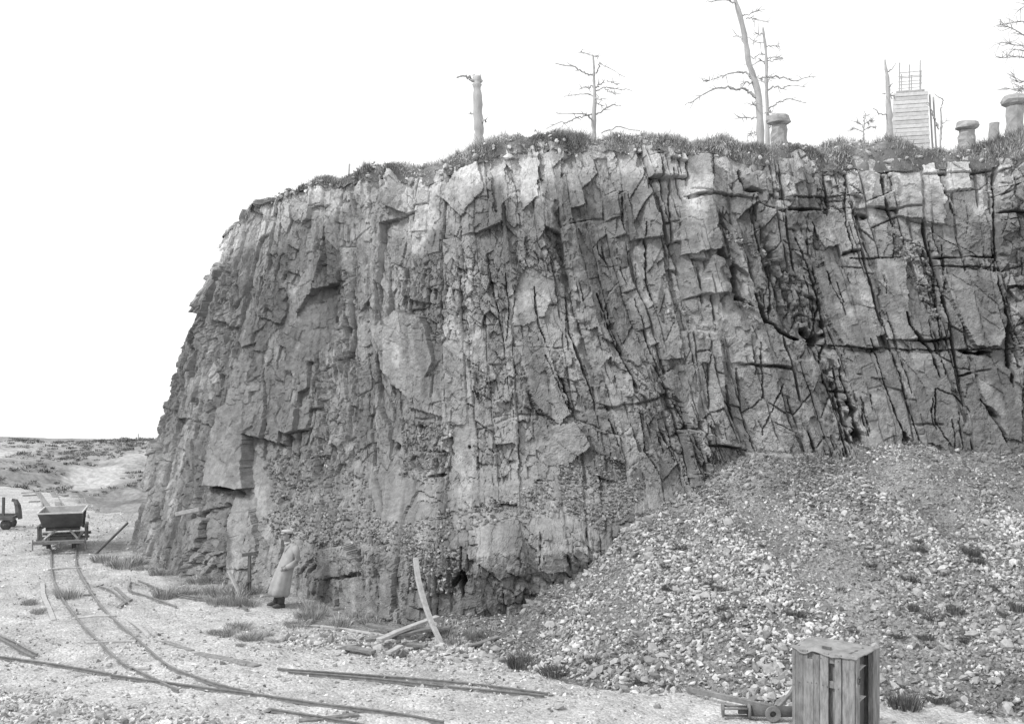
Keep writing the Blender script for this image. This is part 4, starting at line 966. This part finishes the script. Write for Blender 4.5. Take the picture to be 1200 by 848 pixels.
# ------------------------------------------------------------------ the standing man
def man():
    foot_p = g(327, 711); root = empty('person', foot_p)
    tag(root, 'person in a long pale overcoat and flat cap leaning back against the rock', 'person')
    fw = Vector((-0.86, -0.50, 0)).normalized(); lt = Vector((-fw.y, fw.x, 0))      # lt: towards his left... side axis
    if lt.y < 0: lt = -lt
    def L(f, s, z): return fw*f + lt*s + Vector((0, 0, z))
    # rings of elliptical section -> tube
    def loft(rings, n=20, fold=None):
        V, Fc = [], []
        for i, (f, s, z, hw, hd) in enumerate(rings):
            for j in range(n):
                a = 2*math.pi*j/n; k_ = 1.0
                if fold: k_ += fold[i]*(math.sin(5*a+0.7)*0.6+math.sin(8*a+1.9)*0.4)
                V.append(L(f+math.cos(a)*hd*k_, s+math.sin(a)*hw*k_, z + (0.012*math.sin(3*a) if fold and i == 0 else 0)))
        for i in range(len(rings)-1):
            for j in range(n): Fc.append((i*n+j, i*n+(j+1) % n, (i+1)*n+(j+1) % n, (i+1)*n+j))
        Fc.append(tuple(range(n-1, -1, -1))); Fc.append(tuple((len(rings)-1)*n+j for j in range(n)))
        return V, Fc
    def limb(pts, rad, n=12): return sweep(pts, circ(n, 1.0), scales=rad)
    hx, hs, hz = 0.01, 0.0, 1.62                                     # head centre
    head = loft([(hx+0.0, hs, hz-0.125, 0.045, 0.05), (hx+0.02, hs, hz-0.105, 0.055, 0.075), (hx+0.01, hs, hz-0.06, 0.068, 0.088), (hx+0.0, hs, hz-0.01, 0.075, 0.095), (hx-0.005, hs, hz+0.04, 0.077, 0.098), (hx-0.01, hs, hz+0.085, 0.068, 0.088), (hx-0.01, hs, hz+0.115, 0.04, 0.055)], 16)
    nose = limb([L(hx+0.085, hs, hz+0.025), L(hx+0.105, hs, hz-0.005), L(hx+0.118, hs, hz-0.028), L(hx+0.09, hs, hz-0.036)], [0.012, 0.014, 0.017, 0.010], 8)
    ears = [limb([L(hx-0.015, hs+sd*0.074, hz-0.03), L(hx-0.02, hs+sd*0.084, hz), L(hx-0.02, hs+sd*0.08, hz+0.028)], [0.012, 0.017, 0.012], 8) for sd in (-1, 1)]
    neck = limb([L(-0.10, 0, 1.36), L(-0.06, 0, 1.45), L(-0.01, 0, 1.55)], [0.075, 0.06, 0.055])
    torso = loft([(-0.03, 0, 0.86, 0.16, 0.11), (-0.08, 0, 1.05, 0.15, 0.11), (-0.13, 0, 1.25, 0.18, 0.12), (-0.14, 0, 1.38, 0.17, 0.1), (-0.11, 0, 1.43, 0.08, 0.07)], 16)
    legs = [limb([L(-0.02, sd*0.09, 0.9), L(0.03, sd*0.10, 0.5), L(0.0+0.05*(sd > 0), sd*0.10, 0.08)], [0.09, 0.062, 0.045]) for sd in (-1, 1)]
    arms = [limb([L(-0.13, sd*0.19, 1.37), L(-0.20, sd*0.27, 1.10), L(0.0, sd*0.25, 0.93)], [0.06, 0.047, 0.033]) for sd in (-1, 1)]
    hands = []
    for sd in (-1, 1):
        w0 = L(0.0, sd*0.25, 0.93); w1 = L(0.09, sd*0.235, 0.885)
        hands.append(limb([w0, (w0+w1)/2, w1], [0.028, 0.042, 0.036], 10))
        for q_ in range(4):
            o1 = w1 + Vector((0, 0, 0.03-0.02*q_)); ln_ = (0.055, 0.065, 0.06, 0.045)[q_]
            hands.append(limb([o1-fw*0.02, o1+fw*ln_*0.6-Vector((0, 0, 0.01)), o1+fw*ln_*0.9-lt*sd*0.02-Vector((0, 0, 0.03))], [0.011, 0.010, 0.008], 6))
        hands.append(limb([w0+Vector((0, 0, 0.02)), w0+fw*0.05+Vector((0, 0, 0.05)), w0+fw*0.085+Vector((0, 0, 0.045))], [0.013, 0.012, 0.009], 6))
    body = part('body', join([head, nose, neck, torso]+ears+legs+arms+hands), M['skin'], root, True)
    rm = body.modifiers.new('remesh', 'REMESH'); rm.mode = 'VOXEL'; rm.voxel_size = 0.009; rm.use_smooth_shade = True
    for sd in (-1, 1):
        part('eye', loft([(hx+0.086, hs+sd*0.03, hz+0.0, 0.001, 0.001), (hx+0.088, hs+sd*0.03, hz+0.008, 0.012, 0.006), (hx+0.086, hs+sd*0.03, hz+0.016, 0.001, 0.001)], 8), M['dark_cloth'], body, True)
    part('mouth', limb([L(hx+0.087, -0.02, hz-0.062), L(hx+0.096, 0, hz-0.06), L(hx+0.087, 0.02, hz-0.062)], [0.003, 0.005, 0.003], 6), M['hair'], body, True)
    part('hair', loft([(hx-0.035, hs, hz-0.05, 0.060, 0.068), (hx-0.028, hs, hz+0.0, 0.079, 0.083), (hx-0.02, hs, hz+0.05, 0.081, 0.09), (hx-0.015, hs, hz+0.08, 0.074, 0.084)], 16), M['hair'], body, True)
    coat = part('overcoat', loft([(0.05, 0, 0.21, 0.245, 0.25), (0.04, 0, 0.40, 0.24, 0.235), (0.0, 0, 0.70, 0.23, 0.20), (-0.06, 0, 0.98, 0.22, 0.175), (-0.11, 0, 1.15, 0.22, 0.16), (-0.14, 0, 1.30, 0.235, 0.15), (-0.145, 0, 1.39, 0.215, 0.125), (-0.12, 0, 1.45, 0.13, 0.10), (-0.10, 0, 1.475, 0.085, 0.085)], 40, [0.13, 0.12, 0.09, 0.05, 0.03, 0.015, 0, 0, 0]), M['coat'], root, True)
    ss = coat.modifiers.new('smooth', 'SUBSURF'); ss.levels = 1; ss.render_levels = 1
    for sd in (-1, 1):
        sl = part('sleeve', limb([L(-0.14, sd*0.17, 1.40), L(-0.17, sd*0.235, 1.30), L(-0.21, sd*0.285, 1.12), L(-0.18, sd*0.295, 1.06), L(-0.07, sd*0.27, 0.98), L(0.03, sd*0.25, 0.92)], [0.075, 0.082, 0.075, 0.074, 0.066, 0.06], 14), M['coat'], coat, True)
        part('pocket_flap', sweep([L(0.03, sd*0.222, 0.94), L(0.12, sd*0.185, 0.90)], rect(0.012, 0.07)), M['coat'], coat)
        part('lapel', ([L(-0.06, sd*0.015, 1.47), L(-0.10, sd*0.10, 1.49), L(-0.03, sd*0.12, 1.40), L(0.055, sd*0.02, 1.22), L(0.035, sd*0.01, 1.36), L(-0.12, sd*0.10, 1.45)], [(0, 1, 2, 3, 4), (1, 5, 2)]), M['coat'], coat)
    part('shirt_collar', limb([L(-0.055, -0.075, 1.47), L(0.02, -0.035, 1.45), L(0.04, 0, 1.43), L(0.02, 0.035, 1.45), L(-0.055, 0.075, 1.47)], [0.02, 0.024, 0.018, 0.024, 0.02], 8), M['collar'], root, True)
    for sd in (-1, 1):
        part('trouser_leg', limb([L(0.0, sd*0.10, 0.5), L(0.01, sd*0.10, 0.25), L(0.0+0.05*(sd > 0), sd*0.10, 0.09)], [0.10, 0.085, 0.078]), M['dark_cloth'], root, True)
        bx0 = 0.0+0.05*(sd > 0)
        part('boot', join([limb([L(bx0-0.09, sd*0.10, 0.05), L(bx0, sd*0.10, 0.055), L(bx0+0.10, sd*0.115, 0.045), L(bx0+0.19, sd*0.125, 0.03)], [0.045, 0.055, 0.05, 0.03]), limb([L(bx0-0.01, sd*0.10, 0.16), L(bx0-0.01, sd*0.10, 0.04)], [0.055, 0.058])]), M['leather'], root, True)
    cap = part('flat_cap', loft([(hx-0.01, hs, hz+0.055, 0.088, 0.104), (hx+0.0, hs, hz+0.075, 0.118, 0.135), (hx+0.0, hs, hz+0.10, 0.122, 0.14), (hx-0.01, hs, hz+0.125, 0.10, 0.115), (hx-0.02, hs, hz+0.137, 0.05, 0.06)], 24), M['cap'], root, True)
    pk = []
    for i in range(9):
        a = -0.9+1.8*i/8; pk.append((a,))
    V = []; Fc = []
    for i, (a,) in enumerate(pk):
        V += [L(hx+0.085*math.cos(a), 0.085*math.sin(a), hz+0.066), L(hx+0.02+0.135*math.cos(a), 0.10*math.sin(a), hz+0.048), L(hx+0.02+0.135*math.cos(a), 0.10*math.sin(a), hz+0.040), L(hx+0.085*math.cos(a), 0.085*math.sin(a), hz+0.056)]
    for i in range(8):
        for k_ in range(4): Fc.append((i*4+k_, i*4+(k_+1) % 4, (i+1)*4+(k_+1) % 4, (i+1)*4+k_))
    part('peak', (V, Fc), M['cap'], cap, True)
    root.rotation_mode = 'QUATERNION'
    from mathutils import Quaternion
    root.rotation_quaternion = Quaternion(Vector((0, 0, 1)).cross(-fw), math.radians(7))
man_root = man()

# ------------------------------------------------------------------ dead trees on the top
def tube_px(pts, D, r0, r1, q, wob=0.0, n=None, depth=0.0, sides=7):
    """pts photo pixels at distance D; radius px from r0 to r1; depth: how far the far end swings away"""
    n = n or max(6, int(len(pts)*5))
    P = catmull([(a, b) for a, b in pts], n); out = []; rad = []
    for i, (a, b) in enumerate(P):
        t = i/(n-1); d = D + depth*t
        p = W(a, b, d); p = p + Vector((q.normal(), q.normal(), q.normal()))*wob*math.sin(math.pi*min(1, t*1.5+0.05))
        out.append(p); rad.append((r0+(r1-r0)*t)/F*D*(1+0.12*q.normal()))
    return out, rad
def twigs(line, D, q, n, size):
    parts_ = []
    for _ in range(n):
        i = q.integers(len(line)//3, len(line)); p = line[i]
        d = Vector((q.normal(), q.normal(), q.normal()*0.6+0.15)).normalized()
        if len(line) > 2: d = (d + (line[-1]-line[0]).normalized()*0.8).normalized()
        ln_ = size*(0.4+q.random()); m_ = p + d*ln_*0.5 + Vector((q.normal(), q.normal(), q.normal()))*0.05*ln_; e = p + d*ln_ + Vector((0, 0, q.normal()*0.2*ln_))
        parts_.append(sweep([p, m_, e], circ(4, 1), scales=[0.014, 0.010, 0.005]))
    return parts_
def dead_tree(name, label, D, trunk, tr, branches, seed, tw=4, cat='tree', twl=0.35, ground=11.0, mat='dead_wood'):
    q = np.random.default_rng(seed)
    line, rad = tube_px(trunk, D, tr[0], tr[1], q, 0.01, n=22)
    b0 = line[0]; root_p = Vector((b0.x, b0.y, ground)); root = empty(name, root_p); tag(root, label, cat)
    line = [Vector((b0.x, b0.y, ground-0.3)), Vector((b0.x, b0.y, (ground+b0.z)/2))] + line; rad = [rad[0]*1.3, rad[0]*1.1] + rad
    part('trunk', sweep(local(line, root_p), circ(10, 1), scales=rad), M[mat], root, True)
    for bp, r0, r1 in branches:
        l2, r2 = tube_px(bp, D, r0, r1, q, 0.03, depth=(q.random()-0.5)*2.4)
        v = [sweep(local(l2, root_p), circ(6, 1), scales=r2)] + twigs(local(l2, root_p), D, q, tw, twl)
        part('branch', join(v), M[mat], root, True)
    return root
dead_tree('broken_trunk', 'stout bare trunk snapped off short with one drooping stub branch', 36,
          [(562,170),(561,150),(560,120),(559,100),(560,89)], (6.2, 4.6), [([(557,96),(551,92),(543,89),(535,91)], 1.8, 0.9), ([(555,134),(549,133)], 0.9, 0.5), ([(564,146),(569,141),(571,138)], 1.0, 0.5), ([(557,96),(556,90),(555,88)], 2.2, 1.4), ([(562,96),(563,88)], 2.0, 1.0)], 301, 0)
dead_tree('dead_tree', 'small dead pine with level bare branches standing alone on the edge', 38,
          [(696,165),(696,140),(697,115),(696,92),(696,80),(695,65)], (3.0, 0.9),
          [([(696,88),(688,87),(680,83),(673,78),(662,77),(650,74)], 1.1, 0.5), ([(695,102),(688,102),(681,104)], 0.9, 0.4), ([(695,112),(689,110),(676,111),(661,113)], 0.9, 0.4), ([(695,141),(689,136),(684,134),(672,133),(656,133)], 1.2, 0.4),
           ([(695,135),(688,134),(680,137),(663,144),(657,143),(640,151)], 1.1, 0.4), ([(698,134),(708,129),(718,123),(723,124)], 1.1, 0.5), ([(698,103),(704,99),(707,96)], 1.0, 0.5), ([(698,107),(708,102),(716,103),(728,105),(734,104)], 0.8, 0.3),
           ([(707,102),(715,107),(722,110)], 0.6, 0.3), ([(699,86),(702,80),(704,75),(710,78),(720,83),(727,88)], 0.9, 0.3), ([(711,95),(718,97),(724,100)], 0.5, 0.3), ([(698,115),(704,117)], 0.7, 0.4), ([(695,65),(688,63),(681,61)], 0.5, 0.3), ([(695,65),(701,66)], 0.5, 0.3), ([(698,120),(706,124)], 0.5, 0.3)], 302, 7, twl=0.24)
dead_tree('dead_tree', 'tall dead pine with a thick trunk leaning over to one side', 39,
          [(892,178),(891,150),(890,120),(884,95),(877,72),(875,55),(870,30),(864,8),(860,-6),(855,-40)], (4.6, 2.0),
          [([(886,115),(878,108),(868,105),(850,103),(838,104),(822,112),(809,121)], 1.7, 0.6), ([(880,92),(876,87),(866,85),(852,87),(846,92)], 1.4, 0.6), ([(846,89),(838,92),(828,96)], 0.6, 0.3), ([(884,96),(876,96),(867,99)], 1.0, 0.5), ([(873,52),(868,45),(862,40)], 0.9, 0.4),
           ([(886,138),(878,138),(866,138)], 0.8, 0.4), ([(886,123),(880,123)], 0.7, 0.4), ([(862,4),(852,0),(832,2)], 0.9, 0.4), ([(870,18),(880,16),(890,11)], 0.8, 0.3), ([(874,22),(884,22),(894,25)], 0.6, 0.3), ([(888,158),(882,156),(876,160)], 0.7, 0.4), ([(890,92),(898,91),(904,92)], 0.8, 0.4)], 303, 9, twl=0.32)
dead_tree('dead_tree', 'slender straight dead pine standing close to the thick leaning one', 41,
          [(900,178),(899,150),(899,120),(898,95),(898,72),(897,55),(895,40),(894,32)], (2.8, 0.9),
          [([(900,91),(910,90),(920,91),(932,95),(944,91),(956,90)], 1.1, 0.4), ([(900,106),(908,101),(916,104),(926,100),(944,102)], 1.0, 0.4), ([(901,127),(910,121),(922,116),(930,117),(944,121)], 1.0, 0.4), ([(897,75),(890,72),(880,78)], 0.9, 0.4), ([(898,68),(907,67),(917,68)], 0.8, 0.4), ([(896,64),(891,63),(883,69)], 0.7, 0.4),
           ([(898,71),(908,70),(916,67)], 0.7, 0.3), ([(895,50),(889,50),(881,47)], 0.6, 0.3), ([(897,55),(904,54),(914,55)], 0.6, 0.3), ([(894,40),(886,40)], 0.5, 0.3), ([(897,132),(903,132)], 0.7, 0.4), ([(902,150),(905,138),(904,130)], 0.6, 0.4), ([(897,98),(892,94),(886,90)], 0.7, 0.3)], 304, 7, twl=0.28)
dead_tree('broken_trunk', 'tall thin snapped trunk tapering to a point beside the slatted tower', 44,
          [(1043,165),(1042,140),(1041,115),(1040,92),(1038,80),(1037,70)], (4.0, 0.9), [([(1041,84),(1046,80),(1050,74)], 0.7, 0.4), ([(1042,101),(1046,98)], 0.8, 0.4), ([(1040,134),(1030,134),(1028,130),(1023,127)], 0.7, 0.4), ([(1043,112),(1047,112),(1049,117)], 0.8, 0.4), ([(1037,110),(1034,110)], 0.5, 0.4)], 305, 0)
dead_tree('dead_shrub', 'small forked dead shrub between the tower and the low capped pillar', 46,
          [(1102,165),(1103,150),(1103,138),(1102,126)], (1.4, 0.7), [([(1098,148),(1095,138),(1090,126),(1088,120)], 1.1, 0.5), ([(1102,130),(1105,122),(1104,116),(1100,114),(1095,110)], 0.7, 0.35), ([(1100,152),(1098,144)], 0.9, 0.6), ([(1104,145),(1109,142)], 0.5, 0.3)], 306, 2, 'shrub', 0.2)
dead_tree('dead_tree', 'tree with thin drooping branches reaching over the tall capped pillar', 40,
          [(1232,180),(1231,120),(1229,60),(1227,0),(1226,-40)], (5, 2.5),
          [([(1229,20),(1210,24),(1190,26),(1165,31)], 1.0, 0.35), ([(1229,50),(1205,44),(1185,33),(1172,29)], 1.0, 0.35), ([(1229,58),(1210,54),(1190,53),(1175,50)], 1.0, 0.35), ([(1230,72),(1205,68),(1188,67),(1172,68)], 1.1, 0.4), ([(1229,80),(1210,100),(1195,106),(1178,103)], 1.1, 0.4), ([(1230,90),(1208,100),(1192,108)], 1.0, 0.4), ([(1229,108),(1205,98),(1193,96),(1188,88)], 1.0, 0.4), ([(1228,0),(1210,4),(1196,10)], 0.9, 0.35), ([(1229,65),(1212,62),(1190,58)], 1.0, 0.5), ([(1230,104),(1210,110),(1196,102)], 1.0, 0.5)], 307, 16, twl=0.5)
dead_tree('dead_tree', 'leafless tree snag showing only its twiggy crown above the heather', 48,
          [(1012,172),(1012,155),(1013,140)], (1.5, 0.6), [([(1012,150),(1008,145),(1003,143)], 0.8, 0.4), ([(1013,146),(1018,142),(1021,143)], 0.8, 0.4), ([(1012,142),(1014,136),(1017,135)], 0.8, 0.4), ([(1013,152),(1020,149),(1026,150)], 0.7, 0.4), ([(1012,155),(1004,151),(999,152)], 0.7, 0.4)], 308, 14, twl=0.3)
# fallen branch on the turf
q_ = np.random.default_rng(309); l_, r_ = tube_px([(705,156),(716,151),(728,149),(738,152),(750,153)], 30.5, 0.9, 0.4, q_, 0.02, n=12)
fb_ = part('fallen_branch', sweep(local(l_, l_[0]), circ(6, 1), scales=r_), M['dead_wood'], None, True); fb_.location = l_[0]; tag(fb_, 'thin arched dead branch lying on the heather beside the small pine', 'branch')

# ------------------------------------------------------------------ capped pillars
def pillar(label, D, xc, cap_w, cap_y0, cap_y1, bw_top, bw_bot, y_bot, sides=8, cap=True, seed=0, crown=0.35):
    q = np.random.default_rng(seed); k_ = D/F
    base = W(xc, y_bot, D); gz = 11.0; root = empty('stone_pillar', (base.x, base.y, gz)); tag(root, label, 'pillar')
    zt = W(xc, cap_y1 if cap else cap_y0, D).z - gz
    def ring_mesh(rings, n):
        V, Fc = [], []
        for rr, z in rings:
            for j in range(n):
                a = 2*math.pi*(j+0.5)/n; s = rr*(1+0.08*q.normal()); V.append(Vector((math.cos(a)*s, math.sin(a)*s, z+0.02*q.normal()*rr)))
        for i in range(len(rings)-1):
            for j in range(n): Fc.append((i*n+j, i*n+(j+1) % n, (i+1)*n+(j+1) % n, (i+1)*n+j))
        Fc.append(tuple(range(n-1, -1, -1))); Fc.append(tuple((len(rings)-1)*n+j for j in range(n)))
        return V, Fc
    zb = W(xc, y_bot, D).z-gz
    rings = [(bw_bot/2*k_, -0.3)] + [((bw_bot+(bw_top-bw_bot)*t)/2*k_, zb+(zt-zb)*t) for t in np.linspace(0, 1, 6)]
    part('shaft', ring_mesh(rings, sides), M['pier'], root, False, 0.01)
    if cap:
        h = (cap_y1-cap_y0)*k_
        part('cap', ring_mesh([(bw_top/2*k_*1.02, zt+0.003), (cap_w/2*k_*0.96, zt+h*0.22), (cap_w/2*k_, zt+h*0.5), (cap_w/2*k_*0.86, zt+h*(1-crown*0.5)), (cap_w/2*k_*0.55, zt+h)], max(sides, 8)), M['pier'], root, False, 0.01)
    return root
pillar('stone pillar with a flat overhanging cap beside the slender dead pine', 36, 913, 30, 134, 147, 18, 20, 172, 8, True, 1)
pillar('low stone pillar with a wide mushroom cap right of the dead shrub', 34, 1133, 27, 142, 153, 17, 22, 172, 8, True, 2, 0.2)
pillar('plain rounded stone pillar without a cap beside the tall capped one', 34, 1165, 0, 144, 0, 11, 15, 175, 8, False, 3)
pillar('tall stone pillar with a wide rounded cap below the twiggy tree', 35, 1189, 29, 111, 125, 20, 22, 175, 9, True, 4, 0.25)

# ------------------------------------------------------------------ slatted tower with rods
def tower():
    D = 52; k_ = D/F; gz = 11.0; base = W(1066, 150, D); root = empty('slatted_tower', (base.x, base.y, gz), -0.30)
    tag(root, 'pale tapered tower of horizontal boards with bare iron rods on top', 'tower')
    zt = W(1066, 112, D).z-gz; wt_, wb = 37*k_/2, 50*k_/2
    nrow = 38
    for i in range(nrow):
        z0 = zt*i/nrow; z1 = zt*(i+1)/nrow-0.02; w = wb+(wt_-wb)*i/nrow
        part('board', box(-w, w, -w-0.02*(i % 2), -w+0.05, z0, z1), M['tower'], root)
        part('board', box(w-0.05, w+0.015*(i % 2), -w+0.05, w, z0, z1), M['tower'], root)
    part('core', join([box(-wt_+0.1, wt_-0.1, -wt_+0.1, wt_-0.1, 0, zt-0.03)]), M['tower'], root)
    def zz(py): return W(1066, py, D).z-gz
    tops = [(-0.48, -0.5, 76), (-0.36, 0.4, 84), (-0.05, -0.5, 79), (0.08, 0.4, 86), (0.42, -0.5, 75), (0.50, 0.4, 82)]
    for x, y, py in tops: part('rod', sweep([(x, y, zt-0.2), (x+0.02, y, zz(py))], circ(6, 0.028)), M['dead_wood'], root)
    for py in (88, 94, 102):
        part('rail', sweep([(-0.5, -0.5, zz(py)), (0.52, -0.5, zz(py-0.6))], circ(5, 0.02)), M['dead_wood'], root)
        part('rail', sweep([(-0.5, 0.4, zz(py-1)), (0.52, 0.4, zz(py-1.5))], circ(5, 0.018)), M['dead_wood'], root)
    part('sill', box(-0.62, 0.62, -0.74, -0.60, zt, zt+0.08), M['dead_wood'], root)
    for xo in (0.0, 0.16): part('strut', sweep([(wt_+0.12+xo, -0.3, zz(114+xo*20)), (wb+0.22+xo, -0.3, 0)], rect(0.07, 0.07)), M['dead_wood'], root)
    part('bracket', sweep([(-wt_-0.02, -0.5, zz(110)), (-wt_-0.16, -0.5, zz(112)), (-wt_-0.05, -0.5, zz(118))], circ(6, 0.03)), M['dead_wood'], root)
tower()

# small posts
for px_, y0, y1, D, w, lab in ((408, 192, 212, 33.5, 0.06, 'slim leaning post on the turf at the low end of the edge'), (162, 508, 518, 124, 0.14, 'tiny lone post on the crest of the far hill')):
    b_ = W(px_, y1, D); t_ = W(px_+(1.5 if D < 50 else 0), y0, D)
    o = part('post', sweep([Vector((0, 0, -0.5)), Vector((0, 0, 0)), t_-b_], circ(6, w/2), up=Vector((0, 1, 0))), M['pale_wood'], None, True); o.location = b_; tag(o, lab, 'post')
